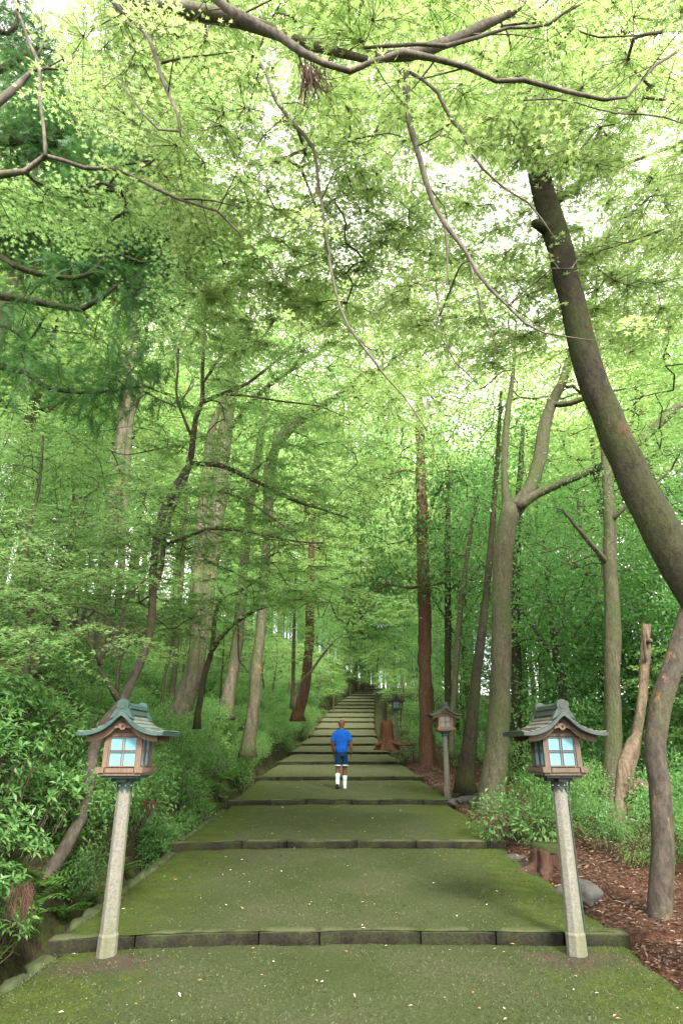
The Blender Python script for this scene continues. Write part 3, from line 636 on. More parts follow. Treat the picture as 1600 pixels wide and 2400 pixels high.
tree('zelkova_tree', 'thick twin-stemmed tree with flared base leaning right, just right of the left lantern roof', 'tree',
     [[(392, 1690, 17, 37), (425, 1600, 17, 27), (450, 1520, 17, 24), (464, 1430, 17, 22), (480, 1330, 17, 22), (492, 1220, 17, 21), (505, 1100, 17, 22), (520, 980, 17, 18), (535, 880, 17, 15), (550, 760, 17, 12), (565, 620, 17, 8), (570, 480, 17, 4)],
      [(410, 1705, 17, 20), (428, 1620, 16.9, 18), (446, 1520, 16.8, 15), (452, 1400, 16.8, 15), (455, 1300, 16.8, 14), (465, 1180, 17, 13), (478, 1050, 17, 12), (488, 980, 17, 10), (515, 915, 17, 7)],
      [(515, 1000, 17, 9), (600, 900, 16, 7), (700, 830, 15, 5), (800, 770, 14, 3)]],
     'bark_pale', [B(560, 560, 18, (3.6, 3.2, 2.4), 90), B(450, 850, 19, (2.6, 2.2, 1.6), 40), B(720, 780, 15.5, (2.8, 2.0, 1.2), 80), B(620, 640, 16, (3, 2.4, 1.6), 70)], size=.10, nl=48, rad=.9, tmp=DUO, mat='maple', sides=16, lump=.13, twig_r=.008)
tree('maple_tree', 'small maple with black crooked twin branches in front of the thick twin-stemmed tree', 'tree',
     [[(455, 1640, 14, 9), (470, 1550, 14, 8), (488, 1488, 14, 7), (493, 1420, 14, 6), (510, 1375, 14, 5.5), (545, 1362, 14, 5), (600, 1325, 14, 3)],
      [(488, 1492, 14, 7), (530, 1440, 13.9, 6), (590, 1400, 13.8, 5), (650, 1385, 13.6, 4), (700, 1380, 13.5, 3.5), (760, 1384, 13.4, 2)],
      [(545, 1430, 13.9, 3), (550, 1480, 13.9, 2.5), (548, 1520, 13.9, 2), (570, 1545, 13.9, 1)]],
     'bark_dark', [B(640, 1340, 13.6, (1.5, 1.1, .6), 40), B(760, 1400, 13, (1.4, 1.2, .5), 36), B(520, 1330, 14.3, (1.2, 1, .7), 26)], size=.065, nl=52, rad=.6, tmp=TRI3, mat='maple_low', twig_r=.005)
tree('cedar_tree', 'reddish trunk with green lichen on the left bank, second in line beyond the twin-stemmed tree', 'tree',
     [[(520, 1630, 22, 21), (532, 1560, 22, 17), (545, 1480, 22, 16), (552, 1400, 22, 15), (560, 1300, 22, 13), (575, 1150, 22, 11), (600, 1000, 22, 9), (620, 860, 22, 5)]],
     'bark_pale', [B(600, 940, 22.5, (3.4, 2.6, 2.2), 60)], size=.13, nl=42, rad=1.1, tmp=DUO, mat='maple_mid', twig_r=.01)
tree('zelkova_tree', 'pinkish brown trunk low on the left bank with long limbs arching over the steps', 'tree',
     [[(570, 1715, 20, 21), (583, 1620, 20, 17), (590, 1520, 20, 15), (598, 1450, 20, 14), (603, 1380, 20, 13), (612, 1250, 20, 12), (622, 1120, 20, 10), (635, 980, 20, 7)],
      [(614, 1200, 20, 11), (620, 1060, 19.5, 12), (690, 965, 19, 10), (780, 905, 18.5, 8), (850, 852, 18, 6), (960, 850, 17.5, 4)],
      [(620, 1100, 20, 10), (650, 990, 20.5, 10), (735, 930, 21, 8), (850, 875, 21, 6), (930, 800, 21, 3)]],
     'bark_pale', [B(780, 830, 19, (4.2, 3.4, 2.4), 190), B(900, 980, 20, (3.6, 2.6, 1.6), 110), B(900, 700, 18, (3.4, 2.6, 1.6), 70), B(650, 1220, 20, (1.8, 1.5, 1.2), 34), B(760, 1120, 21, (2.4, 2, 1), 50)], size=.12, nl=46, rad=.95, tmp=DUO, mat='maple', twig_r=.008)
tree('cedar_tree', 'russet brown trunk curving at its foot beside the far left flank of the steps', 'tree',
     [[(684, 1640, 29, 17), (700, 1580, 29, 14), (710, 1480, 29, 13), (712, 1390, 29, 12), (716, 1250, 29, 9), (725, 1100, 29, 6)]],
     'bark_red', [B(720, 1120, 29, (3.6, 3, 3), 60), B(740, 1330, 30, (2.5, 2, 1.4), 30)], size=.16, nl=42, rad=1.3, tmp=DUO, mat='maple_mid', twig_r=.012)
tree('maple_sapling', 'thin pale leaning stem crossing the foot of the russet trunk', 'tree',
     [[(676, 1612, 27, 5), (690, 1570, 27, 4.5), (715, 1540, 27, 4), (740, 1505, 27, 3), (770, 1470, 27, 2)]],
     'bark_pale', [B(780, 1470, 27, (1.6, 1.3, .7), 20), B(700, 1500, 27.5, (1.2, 1, .6), 12)], size=.09, nl=36, rad=.8, tmp=DUO, mat='maple_low', twig_r=.007)
tree('maple_tree', 'thin dark stem on the left bank between the slender crooked maple and the twin-stemmed tree', 'tree',
     [[(393, 1610, 19, 9), (402, 1530, 19, 8.5), (408, 1430, 19, 8), (415, 1350, 19, 7), (425, 1200, 19, 5), (430, 1050, 19, 3)]],
     'bark_mossy', [B(400, 1150, 19, (2.2, 1.6, 1.6), 46), B(320, 1350, 18.5, (1.6, 1.2, .8), 24)], size=.1, nl=44, rad=.8, tmp=DUO, mat='maple_low', twig_r=.007)
tree('maple_tree', 'very thin upright stem just left of the russet trunk by the far steps', 'tree',
     [[(672, 1610, 27, 6), (674, 1500, 27, 5), (676, 1420, 27, 4), (680, 1300, 27, 2.5)]],
     'bark_mossy', [B(640, 1330, 27, (2.4, 1.8, 1.6), 36)], size=.14, nl=40, rad=1.1, tmp=DUO, mat='maple_low', twig_r=.01)

# ------------------------------------------------------------------ trees on the right
tree('oak_tree', 'stout mossy grey tree forking high up, between the second lantern and the front right lantern', 'tree',
     [[(1125, 1885, 14.5, 44), (1135, 1790, 14.5, 35), (1145, 1650, 14.5, 30), (1150, 1500, 14.5, 27), (1152, 1350, 14.5, 26), (1159, 1240, 14.5, 26), (1174, 1165, 14.5, 27)],
      [(1172, 1180, 14.5, 25), (1212, 1128, 14.5, 18), (1238, 1060, 14.5, 19), (1250, 980, 14.5, 16), (1268, 920, 14.5, 14), (1290, 880, 14.5, 12), (1315, 790, 14.5, 10), (1335, 670, 14.5, 7), (1340, 540, 14.5, 4)],
      [(1165, 1185, 14.5, 15), (1158, 1100, 14.5, 9), (1160, 1000, 14.5, 9), (1166, 940, 14.5, 8), (1178, 850, 14.5, 5), (1185, 740, 14.5, 3)],
      [(1185, 1165, 14.4, 17), (1240, 1130, 14.3, 12), (1330, 1092, 14, 10), (1400, 1062, 13.8, 13), (1460, 1020, 13.6, 13), (1560, 930, 13.4, 11)],
      [(1262, 930, 14.5, 9), (1310, 925, 14.2, 7), (1370, 905, 14, 5), (1450, 890, 13.8, 3)]],
     'bark_mossy', [B(1280, 740, 15, (3.4, 2.8, 2.2), 190), B(1120, 840, 16, (2.8, 2.4, 1.6), 120), B(1430, 880, 14.5, (2.2, 2.0, 1.6), 80), B(1010, 680, 14, (2.6, 2.2, 1.4), 80)], size=.085, nl=50, rad=.75, tmp=DUO, mat='maple', sides=18, lump=.07, twig_r=.007)
tree('oak_tree', 'leaning dark narrow trunk close behind the stout forking tree, right of the second lantern', 'tree',
     [[(1068, 1790, 16.5, 26), (1082, 1660, 16.5, 17), (1100, 1500, 16.5, 13), (1112, 1400, 16.5, 11), (1122, 1300, 16.5, 9), (1138, 1100, 16.5, 7), (1150, 900, 16.5, 4)]],
     'bark_dark', [B(1120, 1060, 17, (2.2, 2.0, 2.2), 80)], size=.09, nl=48, rad=.8, mat='green', tmp=ONE, style='ball', twig_r=.006)
tree('cedar_tree', 'tall straight cedar with stringy red-brown bark right of the steps, behind the second lantern', 'tree',
     [[(984, 1775, 24.5, 27), (979, 1700, 24.5, 20), (977, 1600, 24.5, 18.5), (975, 1450, 24.5, 17.5), (972, 1320, 24.5, 17), (968, 1150, 24.5, 14), (964, 1000, 24.5, 11), (960, 850, 24.5, 9), (955, 700, 24.5, 6), (952, 560, 24.5, 3)],
      [(972, 1345, 24.5, 4), (940, 1350, 24, 3.5), (890, 1345, 23.5, 2.5), (840, 1370, 23, 1.5)], [(975, 1345, 24.5, 4), (1010, 1340, 24, 3.5), (1060, 1325, 23.5, 2)],
      [(965, 1090, 24.5, 4), (930, 1080, 24.5, 3), (880, 1095, 24, 2)], [(962, 905, 24.5, 4), (1010, 912, 24.5, 3), (1060, 925, 24, 2)]],
     'bark_red', [B(965, 900, 24.5, (3.6, 2.8, 4.5), 120), B(930, 1330, 24, (2.8, 1.8, .8), 40), B(1030, 1160, 25, (3.0, 2.0, 2.4), 80), B(880, 1180, 25, (2.4, 2, 1.6), 40)], size=.30, nl=44, rad=1.0, mat='needle', tmp=NEEDLE, style='ball', flat=.5, sides=16, lump=.12, twig_r=.009)
for args in ((1028, 24, 9, 1690, 'slim upright trunk directly behind the second lantern roof, right of the red cedar'),):
    tree('oak_tree', args[4], 'tree', [[(1026, 1720, 24, 10), (1028, 1600, 24, 9), (1028, 1400, 24, 9), (1027, 1230, 24, 8), (1030, 1050, 24, 5)], [(1028, 1360, 24, 3), (1060, 1330, 24, 2.5), (1090, 1290, 24, 1.5)]],
         'bark_dark', [B(1040, 1180, 24.5, (2.6, 2.2, 3.0), 80)], size=.13, nl=46, rad=1.1, mat='green', tmp=ONE, style='ball', twig_r=.008)
tree('oak_tree', 'slim trunk slanting right with side branches, above and right of the second lantern', 'tree',
     [[(1036, 1720, 21, 9), (1040, 1620, 21, 8.5), (1050, 1480, 21, 8), (1060, 1370, 21, 7), (1076, 1250, 21, 6), (1095, 1140, 21, 4)], [(1062, 1350, 21, 4), (1085, 1320, 21, 3), (1110, 1290, 21, 2)]],
     'bark_mossy', [B(1080, 1260, 22, (1.8, 1.6, 2.2), 50)], size=.12, nl=46, rad=.9, mat='green', tmp=ONE, style='ball', twig_r=.007)
tree('oak_tree', 'straight mossy trunk above the right eave of the front right lantern', 'tree',
     [[(1402, 1930, 13.5, 34), (1403, 1810, 13.5, 27), (1405, 1690, 13.5, 23), (1405, 1540, 13.5, 21), (1405, 1400, 13.5, 20), (1400, 1290, 13.5, 18), (1395, 1120, 13.5, 14), (1380, 920, 13.5, 10), (1370, 760, 13.5, 5)],
      [(1400, 1300, 13.5, 9), (1340, 1230, 13.2, 6), (1290, 1170, 13, 3)], [(1398, 1200, 13.5, 8), (1450, 1150, 13.2, 5), (1540, 1080, 13, 3)]],
     'bark_mossy', [B(1400, 1180, 14.5, (2.4, 2.2, 1.6), 120), B(1500, 1050, 14, (1.8, 1.8, 1.2), 60), B(1290, 1330, 15.5, (1.5, 1.5, 1.2), 50)], size=.075, nl=52, rad=.6, mat='green', tmp=LANCE, style='ball', sides=16, lump=.08, twig_r=.005)
tree('broken_trunk', 'dead snag with peeling pale orange bark, right of the straight mossy trunk', 'dead tree',
     [[(1428, 1930, 12, 24), (1438, 1800, 12, 17), (1460, 1690, 12, 14), (1472, 1610, 12, 12.5), (1480, 1520, 12, 12), (1484, 1435, 12, 11)], [(1486, 1475, 11.9, 6), (1494, 1470, 11.8, 5)], [(1482, 1520, 11.9, 4), (1476, 1440, 11.7, 4)]],
     'bark_peel', names=['trunk', 'knot', 'splinter'], sides=14, lump=.16)
tree('broken_trunk', 'short splintered orange-brown stub at the foot of the straight mossy trunk', 'dead tree',
     [[(1418, 1900, 11.6, 20), (1425, 1830, 11.6, 17), (1436, 1755, 11.6, 18), (1455, 1705, 11.6, 14), (1466, 1682, 11.6, 6)], [(1440, 1840, 11.5, 10), (1470, 1800, 11.4, 14), (1500, 1820, 11.2, 12), (1540, 1850, 11, 7)]],
     'bark_peel', names=['trunk', 'fallen_limb'], sides=14, lump=.2)
tree('oak_tree', 'smooth crooked tree with dark foot standing in red leaf litter at the right edge', 'tree',
     [[(1513, 2120, 7.4, 34), (1520, 1950, 7.4, 30), (1512, 1800, 7.4, 28), (1503, 1700, 7.4, 27), (1518, 1615, 7.4, 28), (1545, 1530, 7.4, 26), (1572, 1430, 7.4, 24), (1630, 1260, 7.4, 21), (1690, 1000, 7.4, 18), (1720, 700, 7.4, 12), (1730, 500, 7.4, 7)]],
     'bark_smooth', [B(1640, 700, 8, (1.6, 2, 1.6), 60), B(1560, 900, 9, (1.6, 1.6, 1.0), 50)], size=.075, nl=52, rad=.6, mat='maple_mid', tmp=TRI3, sides=18, lump=.04)
tree('oak_tree', 'dark upright trunk seen between the stout forking tree and the front right lantern', 'tree',
     [[(1190, 1830, 20, 17), (1187, 1680, 20, 14), (1185, 1500, 20, 13), (1183, 1350, 20, 12), (1190, 1150, 20, 9), (1200, 980, 20, 5)]],
     'bark_dark', [B(1210, 1330, 20, (2.6, 2.2, 2.4), 90), B(1200, 1080, 20, (2.4, 2, 2), 50)], size=.11, nl=46, rad=.9, mat='green', tmp=ONE, style='ball', twig_r=.008)
tree('cedar_tree', 'dark green conifer with drooping sooty branches and long needle tufts filling the upper left', 'tree',
     [[(-260, 2050, 9.5, 46), (-220, 1500, 9.5, 40), (-180, 900, 9.2, 32), (-150, 400, 9.0, 24), (-130, 0, 8.8, 14), (-120, -300, 8.6, 6)]] + [
      PH(a, 8.6) for a in ([(-150, 500, 14), (-60, 560, 13), (0, 602, 11), (60, 632, 9), (165, 653, 8), (225, 630, 6), (252, 590, 4)],
      [(-160, 640, 18), (-60, 680, 16), (0, 692, 14), (80, 705, 12), (190, 725, 9), (240, 700, 6), (275, 668, 4)],
      [(-160, 820, 14), (-60, 850, 12), (0, 858, 10), (60, 872, 9), (110, 908, 8), (170, 918, 6), (260, 918, 5), (340, 905, 3)],
      [(-140, 300, 16), (-50, 330, 13), (61, 331, 11), (127, 316, 9), (175, 283, 5)],
      [(252, 588, 4), (306, 607, 4), (352, 615, 4), (393, 577, 4), (410, 528, 2)], [(-20, 60, 9), (20, 80, 8), (45, 40, 6), (42, -10, 4)],
      [(178, 492, 4), (235, 474, 4), (290, 465, 3.5), (335, 458, 2)], [(-120, 430, 14), (0, 548, 9), (75, 548, 8), (92, 505, 6)], [(130, 449, 3), (205, 447, 3), (248, 410, 2)], [(-60, 200, 12), (50, 135, 9), (90, 110, 6)],
      [(-100, 720, 8), (20, 770, 5), (60, 800, 4)])],
     'bark_dark', [B(40, 130, 8.8, (1.0, .8, .9), 22), B(110, 330, 8.8, (1.1, .8, .8), 40), B(290, 400, 8.9, (1.1, .8, .8), 40), B(90, 520, 8.8, (1.1, .7, .7), 40), B(250, 600, 8.8, (1.1, .7, .6), 36), B(420, 540, 8.8, (.8, .6, .6), 26),
                   B(70, 700, 8.5, (1.0, .7, .45), 8), B(230, 760, 8.5, (.7, .6, .4), 6), B(100, 850, 8.4, (1.0, .6, .3), 8), B(260, 900, 8.4, (.9, .6, .18), 12), B(-150, 500, 8.6, (1.2, 1, 2.0), 30), B(190, 230, 9.4, (1.5, .8, 1.2), 44), B(30, 60, 9, (.7, .7, .8), 30), B(60, 300, 8.9, (1.0, .7, 1.0), 40), B(300, 520, 9.1, (1.2, .7, .9), 44), B(440, 600, 9.2, (.6, .5, .4), 16), B(60, 560, 9, (1.6, .8, 1.6), 44), B(360, 470, 9.2, (1.1, .7, .9), 28), B(300, 690, 8.8, (1.0, .6, .3), 10), B(40, 790, 8.4, (1.0, .6, .3), 7), B(180, 860, 8.5, (1.1, .6, .2), 10), B(230, 330, 9, (1.0, .7, .7), 30), B(380, 430, 9.1, (.8, .6, .5), 20)],
     size=.40, nl=26, rad=.42, mat='needle', tmp=SPRIG, style='ball', flat=.7, sides=14, twig_r=.006, sink=0, twigmat='bark_dark', tilt=.5, avoid=lambda c: (vnoise(c[:, 0] * 1.3, c[:, 2] * 2.1, .5, 4) > -.3) & keep_limbs_open([[(a * .98, b * .98, 8.6) for a, b in L] for L in ([(0, 602), (60, 632), (165, 653), (225, 630), (252, 590)], [(0, 692), (80, 705), (190, 725), (275, 668)], [(0, 858), (110, 908), (260, 918), (340, 905)], [(61, 331), (127, 316), (175, 283)], [(306, 607), (352, 615), (410, 528)])], .16, .75)(c))
tree('camellia_tree', 'bushy blue-green evergreen with small glossy leaves at the left edge below the conifer', 'tree',
     [[(60, 1560, 9.8, 9), (70, 1400, 9.8, 8), (60, 1250, 9.8, 7), (90, 1120, 9.8, 5), (100, 1000, 9.8, 3)], [(70, 1400, 9.8, 5), (150, 1280, 9.7, 4), (200, 1150, 9.6, 2)]],
     'bark_mossy', [B(60, 1120, 9.8, (1.2, .9, .9), 70), B(170, 1210, 9.6, (.7, .6, .5), 24), B(20, 1330, 9.5, (.7, .6, .8), 30)], size=.055, nl=60, rad=.42, mat='shrub', tmp=LANCE, style='ball', twig_r=.004)

# ------------------------------------------------------------------ the wood behind: prototypes and copies
def copy_tree(o, loc, rz=0, sc=1, label=None, group=None):
    c = o.copy(); C.objects.link(c); c.location = loc; c.rotation_euler = (0, 0, rz); c.scale = (sc, sc, sc)
    if label: c['label'] = label
    if group: c['group'] = group
    for ch in list(o.children):
        d = ch.copy(); C.objects.link(d); d.parent = c
    return c
def far_tree(name, label, group, h, blobs, mat, tmp, size, nl, rad, style='maple', bark='bark_mossy', r=.17, twr=.012, flat=.6):
    lean = random.uniform(-.4, .4)
    return tree(name, label, 'tree', [[(0, 0, -.3, r * 1.3, 'w'), (lean * .3, 0, h * .25, r, 'w'), (lean, .2, h * .55, r * .75, 'w'), (lean * .6, 0, h * .9, r * .3, 'w')],
                                      [(lean * .6, .1, h * .4, r * .5, 'w'), (lean + h * .1, .3, h * .6, r * .35, 'w'), (lean + h * .2, .5, h * .75, r * .12, 'w')],
                                      [(lean * .8, .1, h * .5, r * .5, 'w'), (lean - h * .1, -.3, h * .65, r * .3, 'w'), (lean - h * .18, -.3, h * .8, r * .1, 'w')]],
                bark, [((x, y, z), rr, n) for (x, y, z, rr, n) in blobs], size=size, nl=nl, rad=rad, mat=mat, tmp=tmp, style=style, twig_r=twr, group=group, sides=9, flat=flat, sink=0)
_gz = gz
LD = 'tall light green forest tree with a high full crown, one of many alike'; GD = 'tall trees of the wood behind'
gz = lambda x, y: np.full(np.shape(x), -5.0)          # prototypes are grown on a flat plot, then moved
GA, GB, GC, GD = 'light green trees in the wood behind', 'dark evergreen trees in the wood behind', 'young maples under the tall trees', 'feathery trees in the wood behind'
LA = 'light green leafy tree in the depth of the wood, one of many alike'
LB = 'dark glossy evergreen tree in the depth of the wood, one of many alike'
LC = 'low young maple with layered pale green sprays under the tall trees'
protoA = [far_tree('forest_tree', LA, GA, 13, [(0, 0, 9.5, (3.4, 3.4, 3.2), 95), (.5, 0, 6, (2.6, 2.6, 1.3), 30)], 'maple_mid', DUO, .17, 40, 1.15),
          far_tree('forest_tree', LA, GA, 15, [(0, 0, 11, (3.2, 3.2, 3.6), 95), (-.8, 0, 7, (2.8, 2.4, 1.2), 30)], 'maple', DUO, .17, 40, 1.15, bark='bark_pale')]
protoT = [far_tree('tall_tree', LD, GD, 23, [(0, 0, 17, (5.0, 5.0, 5.5), 250), (.5, 0, 9.5, (3.6, 3.6, 2.4), 70), (0, 0, 5.5, (3, 3, 1.4), 30)], 'maple_mid', DUO, .22, 46, 1.5, r=.2),
          far_tree('tall_tree', LD, GD, 21, [(0, 0, 15.5, (5.2, 5, 5), 250), (-.8, 0, 8.6, (3.6, 3.2, 2), 60)], 'maple', DUO, .22, 46, 1.5, r=.2),
          far_tree('tall_tree', LD, GD, 22, [(0, 0, 16, (4.8, 4.8, 5.6), 250), (0, .5, 9, (3.4, 3.4, 2.2), 70)], 'maple_low', DUO, .22, 46, 1.5, r=.2)]
protoB = [far_tree('evergreen_tree', LB, GB, 9, [(0, 0, 5.6, (2.3, 2.3, 3.2), 130), (0, 0, 2.4, (1.7, 1.7, 1.2), 36)], 'green', ONE, .13, 52, .8, 'ball', 'bark_dark', .12, .008),
          far_tree('evergreen_tree', LB, GB, 11, [(0, 0, 7.5, (2.6, 2.6, 3.2), 130), (.5, 0, 3.5, (1.8, 1.8, 1.4), 40)], 'green', ONE, .13, 52, .8, 'ball', 'bark_mossy', .13, .008)]
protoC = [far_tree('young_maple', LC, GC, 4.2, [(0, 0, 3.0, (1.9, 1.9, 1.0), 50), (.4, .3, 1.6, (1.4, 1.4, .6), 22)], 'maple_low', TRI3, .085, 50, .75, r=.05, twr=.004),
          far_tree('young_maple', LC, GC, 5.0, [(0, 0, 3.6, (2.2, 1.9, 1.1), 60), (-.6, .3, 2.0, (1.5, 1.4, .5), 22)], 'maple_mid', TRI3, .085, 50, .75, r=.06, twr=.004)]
gz = _gz
used = set()
def put(protos, x, y, sc=1, dz=0):
    k = random.randrange(len(protos)); p = protos[k]; z = float(gz(x, y)) + dz; rz = random.uniform(0, 6.28)
    if (id(protos), k) not in used:
        used.add((id(protos), k)); p.location = (x, y, z); p.rotation_euler = (0, 0, rz); p.scale = (sc,) * 3
    else: copy_tree(p, (x, y, z), rz, sc)
def jit(a): return random.uniform(-a, a)
for (x, y, s) in [(-9, 13, 1), (-13, 17, 1), (-8.5, 21, 1.05), (-12, 25, 1), (-7.5, 29, .95), (-16, 30, 1.1), (-9, 36, 1), (-13, 41, 1.1), (-6.5, 43, .9), (-10, 50, 1), (-5, 53, .9), (-17, 49, 1.2), (-22, 22, 1.2), (-24, 36, 1.2),
                  (8.5, 31, 1), (12, 22, 1.0), (15, 30, 1.1), (7.5, 40, .95), (12, 45, 1), (19, 38, 1.2), (9, 53, 1), (7, 47, .9), (16, 55, 1.1), (2, 74, 1), (-3, 70, 1.05), (7, 66, 1), (11, 75, 1.1), (-9, 64, 1.1), (4, 84, 1.2), (-5, 86, 1.3), (-16, 66, 1.3), (18, 70, 1.3), (27, 48, 1.3), (-30, 55, 1.5), (12, 90, 1.4), (-14, 88, 1.4), (0, 96, 1.4), (25, 88, 1.5)]:
    put(protoA, x + jit(.6), y + jit(.8), s * random.uniform(.9, 1.1))
for (x, y, s) in [(-9.5, 18, .8), (-13, 24, .9), (-10, 30, .9), (-15, 36, 1), (-8.5, 38, .9), (-11, 46, 1), (-6.5, 48, .85), (-6, 58, .95), (-11, 60, 1.1), (-2.5, 68, 1), (-4, 78, 1.2), (3, 72, 1), (8, 70, 1.1), (4, 82, 1.2), (12, 62, 1.1), (8.5, 54, 1), (12, 47, 1), (8, 42, .9), (13, 37, 1), (9.5, 31, .9),
                  (15, 29, 1), (10.5, 23, .85), (16, 20, .9), (20, 26, 1), (21, 36, 1.1), (19, 48, 1.2), (22, 60, 1.3), (-20, 30, 1.1), (-21, 46, 1.2), (-19, 60, 1.3), (14, 78, 1.3), (-13, 76, 1.3), (6, 60, .9), (-1, 90, 1.4), (9, 92, 1.4), (1, 84, 1.9), (5, 88, 1.9), (-5, 86, 1.8), (10, 84, 1.8), (3, 97, 2.1), (-10, 92, 2), (14, 95, 2), (26, 18, 1), (-17, 19, .9), (14, 12, .8), (20, 14, .9)]:
    put(protoT, x + jit(.6), y + jit(.8), s * random.uniform(.92, 1.08))
for (x, y, s) in [(6.5, 17.5, .8), (9, 15, .85), (8, 20, .95), (11.5, 18, 1), (6.3, 24, .9), (9.5, 25, 1), (13, 15, 1), (15, 21, 1.1), (5.8, 30, .9), (10, 34, 1), (6.2, 36, .9), (14, 37, 1.1), (5.5, 43, .85), (8, 50, .9), (12, 12, .9), (17, 14, 1.1), (19, 26, 1.2),
                  (-7.6, 16, .7), (-11, 14, .8), (-14, 20, .9), (-9.5, 24, .8), (-7, 34, .75), (-13, 33, .9), (-5.6, 40, .7), (-8.5, 46, .8), (-4.5, 49, .6), (-3.6, 57, .7), (6.5, 57, .8), (-2, 63, .8), (5.5, 62, .8), (2.2, 68, .7), (10, 62, 1), (22, 19, 1.2), (16, 46, 1.2), (-18, 40, 1.1), (-19, 27, 1)]:
    put(protoB, x + jit(.5), y + jit(.6), s * random.uniform(.9, 1.1))
for (x, y, s) in [(-4.5, 56, 1.4), (-5.5, 62, 1.6), (-3.5, 66, 1.5), (-1.5, 70, 1.6), (1, 72, 1.5), (3, 70, 1.4), (5, 68, 1.5), (2, 76, 1.8), (-7, 52, 1.4), (-8, 45, 1.3), (-7, 38, 1.2), (-9, 57, 1.6), (6.5, 64, 1.5), (0, 80, 2), (4, 79, 1.9), (-4, 76, 1.9), (-3.2, 66.5, 1.1), (-1.2, 72, 1.1), (0, 74, 1.2), (1.2, 73, 1), (2.4, 74.5, 1.2), (3.6, 73.5, 1.1), (4.8, 74, 1.2), (6, 72, 1.2), (.8, 78, 1.5), (2.6, 77.5, 1.4), (5.4, 76, 1.4), (-2.2, 74, 1.4), (4.6, 66, .9), (5.2, 61, .9), (4.4, 56, .8), (3.9, 50, .8), (-.6, 76.5, 1.6), (1.6, 75, 1.5), (3.4, 76, 1.6), (-.5, 52, 1), (-1.8, 49.5, .9), (-2.4, 45, .9), (3.2, 54, 1), (3.8, 61, 1.2), (-1.6, 60, 1.3), (-.6, 66, 1.3), (-6, 70, 1.7), (-10, 33, 1.2), (6, 34, 1), (6.4, 47, 1.1), (6, 54, 1.2),
                  (-5.6, 12.5, .9), (-7.2, 10.8, .9), (-6.8, 14.8, 1), (-4.9, 17.5, .8), (-5.2, 22.5, .9), (-6.3, 26, 1), (-4.4, 25.5, .8), (-5, 31, 1), (-4.0, 34.5, .9), (-4.1, 38.5, .9), (-3.6, 43, .9), (-3.2, 47, .9), (-2.6, 52, .8), (-1.4, 56, .8), (-1.0, 60, .9), (1.0, 64, .9), (4.2, 50, .7), (4.8, 58, .8),
                  (3.6, 39, .75), (4.0, 46, .8), (4.3, 33.5, .7), (5, 28, .7), (-9, 17, 1.1), (-8, 12.3, 1), (-10.5, 20, 1.1), (7.6, 13.4, .75), (9.2, 11.6, .8), (10, 9.4, .8), (-6.6, 19.5, 1), (-8.6, 27, 1.1)]:
    put(protoC, x + jit(.3), y + jit(.3), s * random.uniform(.9, 1.1))

# ------------------------------------------------------------------ shrubs, ferns, undergrowth
def leafy(name, label, cat, group, cents, rads, nleaf, T, size, mat, whorl=0, stems=6, tilt=.5, flat=.8):
    if whorl: size *= .88; nleaf = int(nleaf * 1.2)
    t = thing(name, label, cat, (0, 0, 0), group); m = MB(); VV = []; DD = []
    for c, r_ in zip(cents, rads):
        c = np.array(c)
        if whorl:
            nw = nleaf // whorl; v = rng.normal(0, 1, (nw, 3)); v[:, 2] = np.abs(v[:, 2]) * .9 - .15; v /= np.linalg.norm(v, axis=1)[:, None]
            tip = c + v * (rng.uniform(.35, 1, nw) ** .5)[:, None] * r_ * np.array([1, 1, flat])
            for p, dv in zip(tip, v):
                a = np.linspace(0, 2 * np.pi, whorl, endpoint=False) + rng.uniform(0, 6)
                up = dv * .6 + np.array([0, 0, .5]); up /= np.linalg.norm(up); s1 = np.cross(up, [.3, 1, .1]); s1 /= np.linalg.norm(s1); s2 = np.cross(up, s1)
                VV.append(np.tile(p, (whorl, 1))); DD.append(np.cos(a)[:, None] * s1 + np.sin(a)[:, None] * s2 + up * rng.uniform(-.1, .5, (whorl, 1)))
            for k in rng.integers(0, nw, min(nw, stems * 3)):
                b = np.array([c[0] * .35, c[1] * .35, -.15]); q = (b + tip[k]) / 2 + rng.normal(0, .06, 3); m.tube([b, q, tip[k]], [.012, .008, .004], 4, 0, False)
        else:
            P, D = ball_spray(c, None, r_, nleaf, flat); VV.append(P); DD.append(D)
            for _ in range(stems): b = np.array([c[0] * .3, c[1] * .3, -.15]); e = c + rng.normal(0, r_ * .45, 3); m.tube([b, (b + e) / 2 + rng.normal(0, .05, 3), e], [.01, .007, .003], 4, 0, False)
    m.obj('stems', M['twig'], t, True)
    P = np.concatenate(VV); D = np.concatenate(DD); up = D * 0 + np.array([0, 0, 1.])
    V, Fc = place(T, P, D, size * rng.uniform(.6, 1.2, len(P)), tilt, up)
    link(bpy.data.objects.new('foliage', mesh_np('foliage', V, [Fc], M[mat])), t); return t
def fern(label, group):
    t = thing('fern', label, 'fern', (0, 0, 0), group); n = 11; a = np.linspace(0, 6.28, n, endpoint=False) + rng.normal(0, .2, n)
    D = np.stack([np.cos(a), np.sin(a), rng.uniform(.15, .8, n)], -1)
    V, Fc = place(FERN, np.zeros((n, 3)), D, rng.uniform(.38, .62, n), .15)
    link(bpy.data.objects.new('fronds', mesh_np('fronds', V, [Fc], M['fern'])), t); return t
LS = 'shrub with whorls of long glossy green leaves on the left bank behind the left lantern'
GS = 'glossy shrubs on the near left bank'
